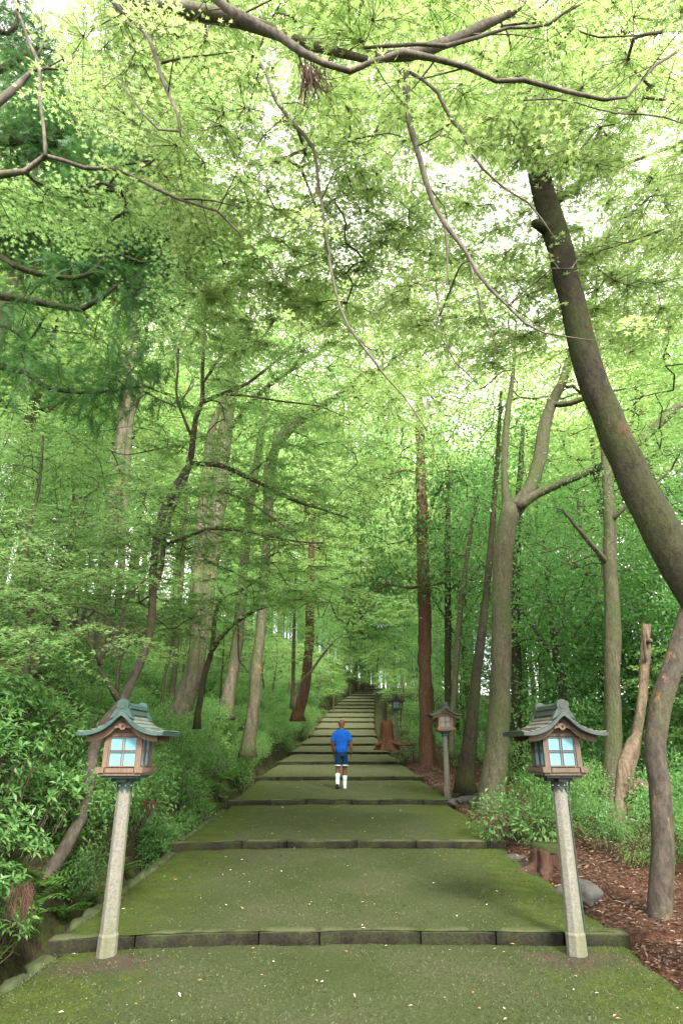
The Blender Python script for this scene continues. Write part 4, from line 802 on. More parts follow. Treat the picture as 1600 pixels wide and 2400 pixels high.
protoS = [leafy('laurel_shrub', LS, 'shrub', GS, [(0, 0, .45), (.35, .2, .7), (-.3, .1, .75)], [.5, .42, .42], 300, LANCE, .135, 'shrub', 7, 5, .45),
          leafy('laurel_shrub', LS, 'shrub', GS, [(0, 0, .4), (.3, -.3, .35), (-.1, .3, .75)], [.5, .4, .42], 300, LANCE, .12, 'shrub', 7, 5, .45),
          leafy('laurel_shrub', LS, 'shrub', GS, [(0, 0, .5), (.4, 0, .3), (-.3, -.3, .9)], [.48, .36, .4], 290, LANCE, .14, 'shrub', 6, 5, .45)]
LP = 'pale small-leaved bush on the left bank above the ditch'
GP = 'small-leaved bushes lining the left bank'
protoP = [leafy('bank_shrub', LP, 'shrub', GP, [(0, 0, .4), (.45, .1, .5), (-.4, .2, .55), (0, -.4, .3)], [.5, .42, .42, .4], 620, LANCE, .075, 'shrub', 0, 6, .6),
          leafy('bank_shrub', LP, 'shrub', GP, [(0, 0, .35), (.4, -.2, .35), (-.35, .1, .6), (.2, .4, .6)], [.5, .42, .42, .4], 620, LANCE, .07, 'maple_low', 0, 6, .6)]
LF = 'arching green fern at the foot of the left bank over the ditch'
protoF = [fern(LF, 'ferns along the left bank'), fern(LF, 'ferns along the left bank')]
for i in range(30):
    y = random.uniform(4.3, 9.6); u = random.choice([.85, 1.2, 1.7, 2.4, 3.2]) + jit(.25)
    put(protoS, float(xl(y)) - u, y, random.uniform(.75, 1.1), -.05)
for i in range(150):
    y = 8.5 + 60 * (i / 150) ** 1.45 + jit(.5); u = random.choice([.75, 1.0, 1.6, 2.4, 3.3, 4.4]) + jit(.25)
    put(protoP, float(xl(y)) - u, y, random.uniform(.6, 1.1) * (1 + y / 90), -.12)
for i in range(46):
    y = 5.5 + 16 * (i / 46) + jit(.3); u = random.choice([.62, .75, .95]) + jit(.08)
    put(protoF, float(xl(y)) - u, y, random.uniform(.6, 1.15), .02)
for (y_, u_, s_) in [(4.6, 1.0, .8), (5.1, .95, .85), (5.7, .9, .8), (6.3, .95, .85), (6.9, .9, .8), (7.6, .9, .85), (8.3, .95, .8), (5.4, 1.5, 1), (6.5, 1.5, 1), (7.3, 1.6, 1), (4.9, 1.9, 1), (5.9, 2.2, 1.05), (8.0, 1.7, 1)]:
    put(protoS, float(xl(y_)) - u_, y_, s_, -.1)
for i in range(22): put(protoF, float(xl(4.2 + i * .2)) - .66 - jit(.08), 4.2 + i * .2, random.uniform(.5, .85), .1)
# undergrowth too thick to count: low leaves over both banks
def undergrowth():
    Ps = []; n = 64000
    y = rng.uniform(0, 1, n) ** 1.4 * 52 + 3.2; u = rng.uniform(.62, 9, n) ** 1.0; x = xl(y) - u
    keep = (vnoise(x, y, 1.2, 6) + .25 * vnoise(x, y, .4, 2) > -.25)
    x, y = x[keep], y[keep]; z = gz(x, y) + np.abs(rng.normal(0, .12, len(x))) + .02
    P1 = np.stack([x, y, z], -1)
    n = 52000; y = rng.uniform(0, 1, n) ** 1.2 * 52 + 5; u = rng.uniform(1.5, 14, n); x = xr(y) + u
    keep = (vnoise(x, y, 1.5, 9) + np.clip((u - 2.6) * .8, -1.2, 1) > .1); x, y = x[keep], y[keep]; z = gz(x, y) + np.abs(rng.normal(0, .22, len(x))) + .02
    P2 = np.stack([x, y, z], -1)
    for nm, P in (('undergrowth', P1), ('undergrowth', P2)):
        D = rng.normal(0, 1, P.shape); D[:, 2] *= .35; S_ = .06 * (1 + P[:, 1] / 16) * rng.uniform(.6, 1.4, len(P))
        V, Fc = place(LANCE, P, D, S_, .5)
        tag(link(bpy.data.objects.new(nm, mesh_np(nm, V, [Fc], M['shrub' if P is P1 else 'green']))), 'low leafy ground cover under the trees', 'ground cover', kind='stuff')
undergrowth()
# right side shrubs
t = leafy('mahonia_shrub', 'dense blue-green shrub between the stout forking tree and the front right lantern post', 'shrub', None,
          [(0, 0, .5), (.35, 0, .8), (-.4, .1, .35), (.5, .2, .35), (.1, -.3, .3)], [.5, .4, .42, .4, .4], 520, LANCE, .085, 'shrub', 0, 6, .7)
p = W(1215, 1935, 11.2); t.location = (p.x, p.y, float(gz(p.x, p.y)) - .05); t.scale = (1.15,) * 3
t = leafy('azalea_shrub', 'grey-green twiggy shrub at the foot of the red cedar beside the steps', 'shrub', None, [(0, 0, .3), (.3, 0, .35), (-.3, 0, .25)], [.35, .3, .3], 330, LANCE, .06, 'shrub', 0, 5, .7)
p = W(950, 1745, 26); t.location = (p.x, p.y, float(gz(p.x, p.y))); t.scale = (1.6,) * 3
LR = 'leafy green shrub on the right between the tree trunks beyond the red litter'
protoR = [leafy('leafy_shrub', LR, 'shrub', 'leafy shrubs under the right-hand trees', [(0, 0, .5), (.5, .1, .8), (-.5, 0, .8), (0, .3, 1.2)], [.6, .5, .5, .45], 420, LANCE, .09, 'green', 0, 6, .6),
          leafy('leafy_shrub', LR, 'shrub', 'leafy shrubs under the right-hand trees', [(0, 0, .6), (.5, .1, .5), (-.4, 0, 1.1), (.2, .3, 1.4)], [.6, .5, .45, .45], 420, LANCE, .085, 'maple_low', 0, 6, .6)]
for (x, y, s) in [(4.8, 10.2, .8), (5.6, 9.0, .8), (6.4, 8.2, .8), (5.3, 11.8, .9), (6.6, 10.6, .9), (4.3, 13, .75), (5.2, 14, .9), (6.6, 13.2, 1), (7.8, 11.6, 1), (7.6, 9.2, .9), (8.8, 8.4, .9), (4.6, 16, .8), (5.8, 17, 1), (7.5, 16, 1), (9.4, 13.5, 1.1), (4.4, 19, .8), (5.3, 21.5, .9), (4.1, 23.6, .7),
                  (4.9, 27, .9), (3.7, 29.5, .7), (3.9, 32, .8), (4.5, 35, .9), (3.6, 37, .7), (3.9, 41, .8), (3.8, 45, .8), (10, 10.6, 1), (6.4, 19.5, 1), (8.6, 18, 1.1), (5.9, 24.5, 1), (5.0, 8.0, .7), (6.9, 6.9, .8), (5.9, 6.6, .6), (4.2, 9.4, .6), (4.6, 8.8, .6), (5.2, 9.6, .8), (3.9, 10.3, .55), (4.2, 11.2, .7), (3.8, 12.2, .6), (6, 7.4, .7)]:
    put(protoR, x, y, s, -.05)
for (x, y, s) in [(-8, 72, 1.2), (-5.5, 75, 1.2), (-3, 79, 1.3), (-.5, 81, 1.3), (1.5, 80, 1.2), (3.5, 81, 1.3), (6, 79, 1.3), (8, 76, 1.2), (10, 73, 1.2), (-6.5, 66, .9), (-9, 60, 1), (7, 69, 1), (0, 87, 1.6), (4.5, 88, 1.6), (-4, 87, 1.6), (-7.5, 50, .8), (-9, 42, .8), (-6.8, 57, .8), (-10.5, 68, 1.2)]: put(protoB, x, y, s)
for k in range(30): put(protoB, 8 + (k % 6) * 2.6 + jit(1), 12 + (k // 6) * 4.5 + jit(1.5), random.uniform(.55, .85))
for k in range(26): put(protoR, 7.5 + jit(1.5) + (k % 5) * 1.6, 9 + k * .75 + jit(.5), random.uniform(1.1, 1.7), -.05)
# red leaf litter on the right verge and fallen leaves on the moss
def litter_mat(name, stops):
    m, nt, b = newmat(name); g = N(nt, 'ShaderNodeNewGeometry')
    nt.links.new(ramp(nt, g.outputs['Random Per Island'], stops).outputs['Color'], b.inputs['Base Color']); b.inputs['Roughness'].default_value = .7; return m
LM = litter_mat('dead_leaf', [(0, (.03, .015, .011)), (.35, (.068, .036, .024)), (.6, (.105, .057, .039)), (.85, (.16, .10, .07)), (1, (.28, .22, .17))])
n = 26000; y = rng.uniform(0, 1, n) ** 1.5 * 30 + 3.6; u = np.abs(rng.normal(0, 1.3, n)) + .0; x = xr(y) + u
P = np.stack([x, y, gz(x, y) + .012 + rng.uniform(0, .03, n)], -1)[(u < 4)]; D = rng.normal(0, 1, P.shape); D[:, 2] *= .15
V, Fc = place(LANCE, P, D, .045 * rng.uniform(.5, 1.5, len(P)) * (1 + P[:, 1] / 40), .3)
tag(link(bpy.data.objects.new('leaf_litter', mesh_np('leaf_litter', V, [Fc], LM))), 'red-brown dead leaves covering the right verge', 'leaf litter', kind='stuff')
n = 820; y = rng.uniform(0, 1, n) ** 1.25 * 24 + 3.9; f = rng.uniform(.01, .99, n); x = xl(y) + f * (xr(y) - xl(y))
P = np.array([(a, b, tread_z(b) + .022) for a, b in zip(x, y)]); D = rng.normal(0, 1, P.shape); D[:, 2] *= .1
LM2 = litter_mat('fallen_leaf', [(0, (.45, .14, .07)), (.3, (.5, .22, .12)), (.45, (.3, .2, .1)), (.7, (.62, .52, .38)), (1, (.8, .75, .6))])
V, Fc = place(LANCE, P, D, .03 * rng.uniform(.3, 1.5, len(P)) ** 1.3, .2)
tag(link(bpy.data.objects.new('fallen_leaves', mesh_np('fallen_leaves', V, [Fc], LM2))), 'scattered pale and orange dead leaves on the mossy steps', 'fallen leaves', kind='stuff')

# ------------------------------------------------------------------ wooden lanterns on stone posts
M['copper'] = plain('green_copper', (.014, .038, .033), (.044, .085, .072), 14, .55, None, .3, .4)
M['copper_dark'] = plain('dark_copper', (.018, .03, .026), (.05, .068, .058), 14, .55, None, .3, .4)
M['shingle'] = plain('copper_sheet', (.06, .085, .072), (.14, .165, .135), 20, .6, (1, .3, 1), .2, .35)
M['shingle_b'] = plain('copper_sheet_brown', (.06, .06, .05), (.125, .12, .10), 20, .6, (1, .3, 1), .2, .35)
M['cedar'] = plain('cedar_wood', (.095, .062, .043), (.175, .118, .084), 16, .75, (6, 6, .6), .25, .3)
M['cedar_grey'] = plain('weathered_wood', (.07, .053, .04), (.135, .103, .076), 16, .8, (6, 6, .6), .25, .3)
M['cedar_warm'] = plain('warm_wood', (.17, .10, .066), (.30, .19, .13), 16, .75, (6, 6, .6), .25, .3)
M['white_plate'] = plain('pale_plate', (.6, .62, .6), (.75, .75, .72), 20, .6, None, 0)
def stone_mat():
    m, nt, b = newmat('granite_post'); n1 = noise(nt, 55, 4, .75); n2 = noise(nt, 2.2, 4, .6, sc=(2, 2, .5)); n3 = noise(nt, 160, 2, .6)
    c = ramp(nt, n1, [(.3, (.095, .092, .072)), (.5, (.16, .155, .13)), (.7, (.235, .225, .195))]).outputs['Color']
    f = ramp(nt, n2, [(.42, (0, 0, 0)), (.66, (.75, .75, .75))]).outputs['Color']
    nt.links.new(mixc(nt, f, c, (.10, .11, .045)), b.inputs['Base Color']); b.inputs['Roughness'].default_value = .9
    ad = N(nt, 'ShaderNodeMath', operation='ADD'); nt.links.new(n1, ad.inputs[0]); nt.links.new(n3, ad.inputs[1]); bump(nt, b, ad.outputs[0], .6, .006); return m
M['granite'] = stone_mat()
m_, nt_, b_ = newmat('frosted_pane'); b_.inputs['Base Color'].default_value = (.14, .32, .40, 1); b_.inputs['Specular IOR Level'].default_value = .15; b_.inputs['Roughness'].default_value = .6; M['pane'] = m_
m_, nt_, b_ = newmat('grey_pane'); b_.inputs['Base Color'].default_value = (.20, .215, .20, 1); b_.inputs['Roughness'].default_value = .6; M['pane_grey'] = m_
m_, nt_, b_ = newmat('dark_hole'); b_.inputs['Base Color'].default_value = (.012, .01, .008, 1); b_.inputs['Roughness'].default_value = .9; M['hole'] = m_
def ring(m, rs, zs, n=8, rot=math.pi / 8):
    V = []; 
    for r_, z in zip(rs, zs): V += [(r_ * math.cos(rot + 2 * math.pi * i / n), r_ * math.sin(rot + 2 * math.pi * i / n), z) for i in range(n)]
    q = [[k * n + i, k * n + (i + 1) % n, (k + 1) * n + (i + 1) % n, (k + 1) * n + i] for k in range(len(rs) - 1) for i in range(n)]
    m.add(V, quads=q, ngons=[list(range(n - 1, -1, -1)), list(range((len(rs) - 1) * n, len(rs) * n))])
def roof_curve():   # half profile (x, z) from the ridge to the swept-up eave
    P = np.array([(0, 2.062, 0), (.045, 2.03, 0), (.10, 1.975, 0), (.17, 1.925, 0), (.25, 1.892, 0), (.33, 1.874, 0), (.412, 1.872, 0)])
    return [(p[0], p[1]) for p in spline(P, .022)]
def lantern(name, label, x, y, z, tone='green', rz=0.0, sc=1, conduit=False, pane='pane', lean=0.0, post=True, heart=True):
    cop = M['copper'] if tone == 'green' else M['copper_dark']; shi = M['shingle'] if tone == 'green' else M['shingle_b']; wd = {'brown': M['cedar_grey'], 'warm': M['cedar_warm']}.get(tone, M['cedar'])
    t = thing(name, label, 'lantern', (x, y, z), None, rz); t.scale = (sc,) * 3; t['group'] = 'stone post lanterns along the steps'
    m = MB(); ring(m, [.090, .089, .087, .089, .078, .074, .070, .066, .065], [-.12, .02, .15, .165, .185, .5, .9, 1.3, 1.46]); 
    o = m.obj('post', M['granite'], t)
    bv = o.modifiers.new('bevel', 'BEVEL'); bv.width = .006; bv.segments = 2
    # copper collar with a toothed lower edge and rivets
    m = MB(); n = 24; V = []
    for i in range(n):
        a = 2 * math.pi * i / n; lo = 1.335 if i % 3 == 0 else (1.372 if i % 3 == 1 else 1.366)
        V += [(.0735 * math.cos(a), .0735 * math.sin(a), lo), (.0725 * math.cos(a), .0725 * math.sin(a), 1.43), (.064 * math.cos(a), .064 * math.sin(a), lo + .002), (.064 * math.cos(a), .064 * math.sin(a), 1.43)]
    q = []
    for i in range(n):
        j = (i + 1) % n; q += [[4 * i, 4 * j, 4 * j + 1, 4 * i + 1], [4 * j + 2, 4 * i + 2, 4 * i + 3, 4 * j + 3], [4 * j, 4 * i, 4 * i + 2, 4 * j + 2], [4 * i + 1, 4 * j + 1, 4 * j + 3, 4 * i + 3]]
    m.add(V, quads=q); co_ = m.obj('collar', cop, t)
    m = MB()
    for i in range(8):
        a = 2 * math.pi * (i + .5) / 8; m.tube([(.073 * math.cos(a), .073 * math.sin(a), 1.395), (.080 * math.cos(a), .080 * math.sin(a), 1.395)], [.007, .005], 6)
    m.obj('rivets', M['white_plate'], co_)
    m = MB(); m.box(-.125, .125, -.045, .045, 1.428, 1.462); m.box(-.045, .045, -.125, .125, 1.4265, 1.4605)
    m.box(-.17, .17, -.17, .17, 1.463, 1.487); m.obj('bracket', cop, t)
    # timber box
    m = MB(); m.box(-.20, .20, -.20, .20, 1.488, 1.512)
    for s1 in (-1, 1):
        m.box(-.135, .135, s1 * .197 - .017, s1 * .197 + .017, 1.5135, 1.553); m.box(s1 * .197 - .017, s1 * .197 + .017, -.178, .178, 1.5135, 1.551)
        for s2 in (-1, 1): m.box(s1 * .183 - .038, s1 * .183 + .038, s2 * .183 - .038, s2 * .183 + .038, 1.5125, 1.560)
    m.obj('base_frame', wd, t)
    m = MB()
    for s1 in (-1, 1):
        for s2 in (-1, 1): m.box(s1 * .158 - .022, s1 * .158 + .022, s2 * .158 - .022, s2 * .158 + .022, 1.558, 1.868)
        m.box(-.20, .20, s1 * .160 - .019, s1 * .160 + .019, 1.838, 1.866); m.box(s1 * .1602 - .019, s1 * .1602 + .019, -.20, .20, 1.834, 1.862)
    m.box(-.15, .15, -.15, .15, 1.86, 1.872); m.obj('box_frame', wd, t)
    for k in range(4):
        Mx = Matrix.Rotation(k * math.pi / 2, 4, 'Z'); m = MB(); a = .136
        for x0 in (-a, a - .014): m.box(x0, x0 + .014, -.170, -.155, 1.56, 1.836, Mx)
        for z0 in (1.561, 1.822): m.box(-a + .014, a - .014, -.1695, -.1555, z0, z0 + .013, Mx)
        for x0 in (-.014, .006): m.box(x0, x0 + .008, -.168, -.157, 1.574, 1.822, Mx)
        for z0 in (1.689, 1.706): m.box(-a + .014, a - .014, -.1675, -.1575, z0, z0 + .007, Mx)
        wo = m.obj('window', wd, t); m = MB(); m.box(-a + .006, a - .006, -.156, -.150, 1.566, 1.83, Mx); m.obj('pane', M[pane], wo)
    # gables, bargeboards, carved boss
    RC = roof_curve(); ins = [(x_, z_ - .055) for x_, z_ in RC if x_ < .345]
    for s1 in (-1, 1):
        m = MB(); y0, y1 = (-.235, -.205) if s1 < 0 else (.205, .235)
        top = [(x_, z_ + .018) for x_, z_ in ins]; bot = [(x_, z_ - .030 - .018 * math.sin(min(1, x_ / .34) * math.pi)) for x_, z_ in ins]
        for sx in (-1, 1):
            n = len(top)
            V = [(sx * a[0], yy, a[1]) for yy in (y0, y1) for a in top + bot]
            q = []
            for i in range(n - 1):
                q += [[i, n + i, n + i + 1, i + 1], [2 * n + i, 2 * n + i + 1, 3 * n + i + 1, 3 * n + i], [i, i + 1, 2 * n + i + 1, 2 * n + i], [n + i, 3 * n + i, 3 * n + i + 1, n + i + 1]]
            q.append([n - 1, 2 * n - 1, 4 * n - 1, 3 * n - 1]); m.add(V, quads=[a if sx > 0 else a[::-1] for a in q])
        m.obj('bargeboard', wd, t)
        m = MB(); Gp = [(-.20, 1.87), (.20, 1.87), (.17, 1.90), (.09, 1.955), (0, 2.02), (-.09, 1.955), (-.17, 1.90)]
        m.prism(Gp, *((-.172, -.150) if s1 < 0 else (.150, .172))); m.obj('gable', wd, t)
        # boss with scrolled wings
        m = MB(); yb = (-.252, -.236) if s1 < 0 else (.236, .252)
        boss = [(.032 * math.cos(a), 1.925 + .034 * math.sin(a)) for a in np.linspace(0, 2 * math.pi, 18, endpoint=False)]
        m.prism(boss, *yb)
        for sx in (-1, 1):
            wing = [(0, 1.918), (.05, 1.908), (.085, 1.902), (.075, 1.925), (.045, 1.945), (0, 1.952)]
            if sx < 0: wing = [(-a, b2) for a, b2 in wing][::-1]
            m.prism(wing, yb[0] + (.004 if s1 < 0 else -.002), yb[1] - .002)
        bo = m.obj('ornament', M['cedar'] , t)
        if heart:
            m = MB(); hp = [(0, 1.906), (.012, 1.922), (.012, 1.931), (.006, 1.935), (0, 1.930), (-.006, 1.935), (-.012, 1.931), (-.012, 1.922)]
            m.prism(hp, *((-.2545, -.2515) if s1 < 0 else (.2515, .2545)))
            for sx in (-1, 1): m.prism([(sx * .044 + .006 * math.cos(a), 1.934 + .006 * math.sin(a)) for a in np.linspace(0, 2 * math.pi, 8, endpoint=False)], *((-.2525, -.2485) if s1 < 0 else (.2485, .2525)))
            m.obj('heart_hole', M['hole'], bo)
    # swept roof: thick copper edge, stepped sheet courses on top
    full = [(-a, b2) for a, b2 in RC[::-1]] + RC[1:]
    m = MB(); yF = .325; n = len(full); V = []
    for yy in (-yF, -yF + .012, yF - .012, yF):
        e = .004 if abs(yy) == yF else 0
        for (a, b2) in full: V.append((a, yy, b2 - e))
    for yy in (-yF, -yF + .012, yF - .012, yF):
        e = .004 if abs(yy) == yF else 0
        for (a, b2) in full: V.append((a * .985, yy, b2 - .046 + .012 * min(1, abs(a) / .44) + e))
    q = []
    for k in range(3):
        for i in range(n - 1):
            q.append([k * n + i, k * n + i + 1, (k + 1) * n + i + 1, (k + 1) * n + i]); p = 4 * n + k * n + i; q.append([p, p + n, p + n + 1, p + 1])
    for i in range(n - 1):
        q.append([i, 4 * n + i, 4 * n + i + 1, i + 1]); q.append([3 * n + i + 1, 7 * n + i + 1, 7 * n + i, 3 * n + i])
    for k in range(3):
        q.append([k * n, (k + 1) * n, 4 * n + (k + 1) * n, 4 * n + k * n]); q.append([k * n + n - 1, 4 * n + k * n + n - 1, 4 * n + (k + 1) * n + n - 1, (k + 1) * n + n - 1])
    m.add(V, quads=q); ro = m.obj('roof', cop, t)
    m = MB(); nr_ = len(RC) - 1; course = 7
    for sx in (-1, 1):
        for c_ in range(course):
            i0 = int(1 + (nr_ - 1) * c_ / course); i1 = int(1 + (nr_ - 1) * (c_ + 1) / course); jt = [-.29 + .58 * u_ for u_ in sorted([0, 1] + [(.13 + .29 * c_) % 1, (.55 + .29 * c_) % 1])]
            for a, b2 in zip(jt[:-1], jt[1:]):
                if b2 - a < .01: continue
                pts = [(RC[i][0], RC[i][1] + .005 + .011 * (i - i0) / max(1, i1 - i0)) for i in range(i0, i1 + 1)]; V = []
                for yy in (a + .0015, b2 - .0015):
                    V += [(sx * px_, yy, pz_) for px_, pz_ in pts] + [(sx * px_, yy, pz_ - .010) for px_, pz_ in pts]
                k_ = len(pts); q = []
                for i in range(k_ - 1):
                    q += [[i, i + 1, 2 * k_ + i + 1, 2 * k_ + i], [k_ + i, i, 0 + i + 1, k_ + i + 1][::1], [3 * k_ + i, 3 * k_ + i + 1, 2 * k_ + i + 1, 2 * k_ + i]]
                q += [[k_ - 1, 2 * k_ - 1, 4 * k_ - 1, 3 * k_ - 1]]
                m.add(V, quads=q)
    m.obj('roof_sheets', shi, ro)
    m = MB()     # ridge cap with round end discs
    m.prism([(-.075, 2.03), (.075, 2.03), (.055, 2.085), (-.055, 2.085)], -.26, .26); m.prism([(-.068, 2.0855), (.068, 2.0855), (.060, 2.105), (-.060, 2.105)], -.275, .275)
    m.prism([(.048 * math.cos(a), 2.108 + .034 * math.sin(a)) for a in np.linspace(0, math.pi, 9)], -.27, .27)
    for s1 in (-1, 1):
        y0, y1 = (-.315, -.262) if s1 < 0 else (.262, .315)
        m.prism([(.056 * math.cos(a), 2.115 + .056 * math.sin(a)) for a in np.linspace(0, 2 * math.pi, 20, endpoint=False)], y0, y1)
        m.prism([(-.115, 1.985), (-.07, 2.01), (-.03, 2.045), (0, 2.05), (.03, 2.045), (.07, 2.01), (.115, 1.985), (.085, 2.04), (.055, 2.085), (-.055, 2.085), (-.085, 2.04)], y0 + (.004 if s1 < 0 else 0), y1 - (0 if s1 < 0 else .004))
        yb2 = (-.322, -.3155) if s1 < 0 else (.3155, .322); m.prism([(.034 * math.cos(a), 2.115 + .034 * math.sin(a)) for a in np.linspace(0, 2 * math.pi, 16, endpoint=False)], *yb2)
    m.obj('ridge', cop, t)
    if conduit:
        m = MB(); m.tube([(.083, -.02, -.05), (.079, -.02, .16), (.090, -.02, .19), (.079, -.02, .6), (.075, -.02, 1.2), (.10, -.02, 1.44)], [.007] * 6, 6, 0); m.obj('conduit', M['copper_dark'], t, True)
    return t
p = W(245, 2192, 6.6); lantern('lantern', 'left front lantern with bright green copper roof and blue panes on a pale stone post', p.x, p.y, tread_z(6.6) - .01, 'green', R(-1), 1.0)
p = W(1324, 2184, 6.65); lantern('lantern', 'right front lantern with dull grey-green roof and a thin cable up its stone post', p.x, p.y, tread_z(6.65) - .01, 'brown', R(4), 1.0, True)
p = W(1028, 1826, 16.6); zb_ = float(p.z); lantern('lantern', 'lantern with grey panes beside the red cedar, third from the front', p.x, p.y, zb_, 'warm', R(4), .98, False, 'pane_grey')
p = W(911, 1706, 27.5); lantern('lantern', 'farthest and smallest lantern, rising behind the red-brown stump', p.x, p.y, float(p.z) - .05, 'green', R(2), .9)
# plain greenish post near the far lantern
t = thing('wooden_post', 'plain weathered green post standing just left of the farthest lantern', 'post', tuple(W(884, 1700, 28)))
m = MB(); ring(m, [.11, .105, .10, .08], [-.4, .2, 1.5, 1.56], 10); m.obj('post_shaft', M['bark_mossy'], t, True)

# ------------------------------------------------------------------ stumps, roots and rocks
def stump(label, loc, rad, h, top_tilt, roots, mat, mosscap=False, group=None):
    t = thing('tree_stump', label, 'stump', tuple(loc), group); m = MB(); n = 30; prof = [(-.2, 1.55), (0, 1.35), (.08, 1.12), (.25, .95), (.5, .86), (.75, .84), (.95, .82), (1.0, .7)]
    ph = rng.uniform(0, 6, 3); V = []
    for k, (zz, rr) in enumerate(prof):
        for i in range(n):
            a = 2 * math.pi * i / n; fl = 1 + (.16 * math.sin(5 * a + ph[0]) + .10 * math.sin(8 * a + ph[1]) + .06 * math.sin(13 * a + ph[2])) * (1.5 - zz)
            top = h * (1 + top_tilt * .25 * math.cos(a) + .07 * math.sin(4 * a + ph[1]) + (.05 * (i % 2) if zz > .9 else 0))
            V.append((rad * rr * fl * math.cos(a), rad * rr * fl * math.sin(a), zz * top))
    q = [[k * n + i, k * n + (i + 1) % n, (k + 1) * n + (i + 1) % n, (k + 1) * n + i] for k in range(len(prof) - 1) for i in range(n)]
    m.add(V, quads=q, ngons=[list(range((len(prof) - 1) * n, len(prof) * n))]); m.obj('stump_body', mat, t, True)
    for (a, L) in roots:
        m = MB(); P = [(rad * .5 * math.cos(a), rad * .5 * math.sin(a), h * .22)]
        for s_ in (.45, .8, 1.2): P.append((rad * .6 * math.cos(a) + L * s_ * math.cos(a + .15 * s_), rad * .6 * math.sin(a) + L * s_ * math.sin(a + .2 * s_), max(.02, h * .12 * (1 - s_))))
        S = spline(np.array([(*p_, r_) for p_, r_ in zip(P, (rad * .36, rad * .22, rad * .14, rad * .05))]), .08); m.tube(S[:, :3], S[:, 3], 8, .15); m.obj('root', mat, t, True)
    if mosscap:
        m = MB(); V = [(rad * .8 * math.cos(a) * (1 + .08 * math.sin(3 * a)), rad * .8 * math.sin(a), h * (1.0 + top_tilt * .25 * math.cos(a)) + .03) for a in np.linspace(0, 6.283, 22, endpoint=False)]
        V2 = [(x_ * .92, y_ * .92, z_ + .03) for x_, y_, z_ in V]; m.add([(x_ * 1.03, y_ * 1.03, z_ - .06) for x_, y_, z_ in V] + V + V2, quads=[[k * 22 + i, k * 22 + (i + 1) % 22, (k + 1) * 22 + (i + 1) % 22, (k + 1) * 22 + i] for k in (0, 1) for i in range(22)], ngons=[list(range(44, 66))])
        m.obj('moss_cap', bpy.data.materials['mossy_path'], t, True)
    return t
p = W(888, 1712, 26); stump('tall red-brown stump with spreading roots on the right edge of the far steps', p, .27, .86, .15, [(-2.6, .4), (-.9, .7), (-.3, .8), (.3, .7), (3.4, .3)], M['stump_red'])
p = W(1262, 2000, 9.6); stump('low rotten stump with crumbling orange wood and flat mossy top behind the right front post', (p.x, p.y, float(gz(p.x, p.y)) - .03), .26, .27, -.1, [(-2.2, .25), (3.3, .3), (-1.2, .2)], M['roots'], True)
def rock(label, loc, s, mat, group=None, seed=0, name='rock', cat='rock'):
    bm = bmesh.new(); bmesh.ops.create_icosphere(bm, subdivisions=4, radius=1)
    from mathutils import noise as mn
    for v in bm.verts:
        d = mn.fractal(v.co * 1.3 + Vector((seed * 7.1, seed, 0)), 1, 2, 4) * .22; v.co = v.co * (1 + d); v.co = Vector((v.co.x * s[0], v.co.y * s[1], v.co.z * s[2]))
    me = bpy.data.meshes.new(name); bm.to_mesh(me); bm.free(); me.polygons.foreach_set('use_smooth', [True] * len(me.polygons)); me.materials.append(mat)
    o = link(bpy.data.objects.new(name, me)); o.location = loc; return tag(o, label, cat, group)
M['rock'] = plain('grey_rock', (.035, .034, .030), (.085, .082, .074), 7, .85, None, .5, .3, 8)
M['rock_moss'] = plain('mossy_rock', (.018, .028, .010), (.06, .072, .032), 4, .95, None, .8, .2, 8)
p = W(1343, 2068, 8.1); rock('smooth rounded grey boulder behind the foot of the right front lantern post', (p.x, p.y, float(gz(p.x, p.y)) + .09), (.17, .15, .15), M['rock'], None, 3, 'boulder', 'boulder')
for k, (x_, y_, Y_, s) in enumerate([(1232, 1998, 9.4, (.24, .2, .09)), (1205, 1975, 10.0, (.2, .15, .06)), (1262, 2035, 8.7, (.2, .13, .09)), (1180, 1958, 10.6, (.22, .14, .06)), (1290, 2040, 8.6, (.13, .11, .10)), (1330, 2098, 7.9, (.16, .12, .06)), (1080, 1845, 15.6, (.3, .22, .14)), (1048, 1842, 15.8, (.25, .2, .1))]):
    p = W(x_, y_, Y_); rock('flat grey edging stone bordering the moss on the right of the path', (p.x, p.y, float(gz(p.x, p.y)) + .01), s, M['rock'], 'edging stones on the right', k + 5, 'edging_stone', 'stone')
for k in range(26):      # mossy stones that hold the left edge above the ditch
    y_ = 4.4 + k * .42 + jit(.06); x_ = float(xl(y_)) - .03
    rock('mossy edging stone holding the left rim of the path above the ditch', (x_, y_, tread_z(y_) - .12), (.12 + jit(.03), .24 + jit(.04), .13), M['rock_moss'], 'mossy edging stones on the left', k, 'edging_stone', 'stone')
for k in range(20):      # rough wall stones below the left bank
    y_ = 3.9 + k * .5 + jit(.1); x_ = float(xl(y_)) - .72 - .08 * (k % 2) + jit(.04); z_ = float(pz(y_)) - .2 + .3 * (k % 3) + jit(.05)
    rock('dark mossy wall stone at the foot of the left bank', (x_ - .08 * (k % 3), y_, z_), (.10 + jit(.03), .26 + jit(.07), .14 + jit(.04)), M['rock_moss'], 'wall stones below the left bank', 60 + k, 'wall_stone', 'stone')
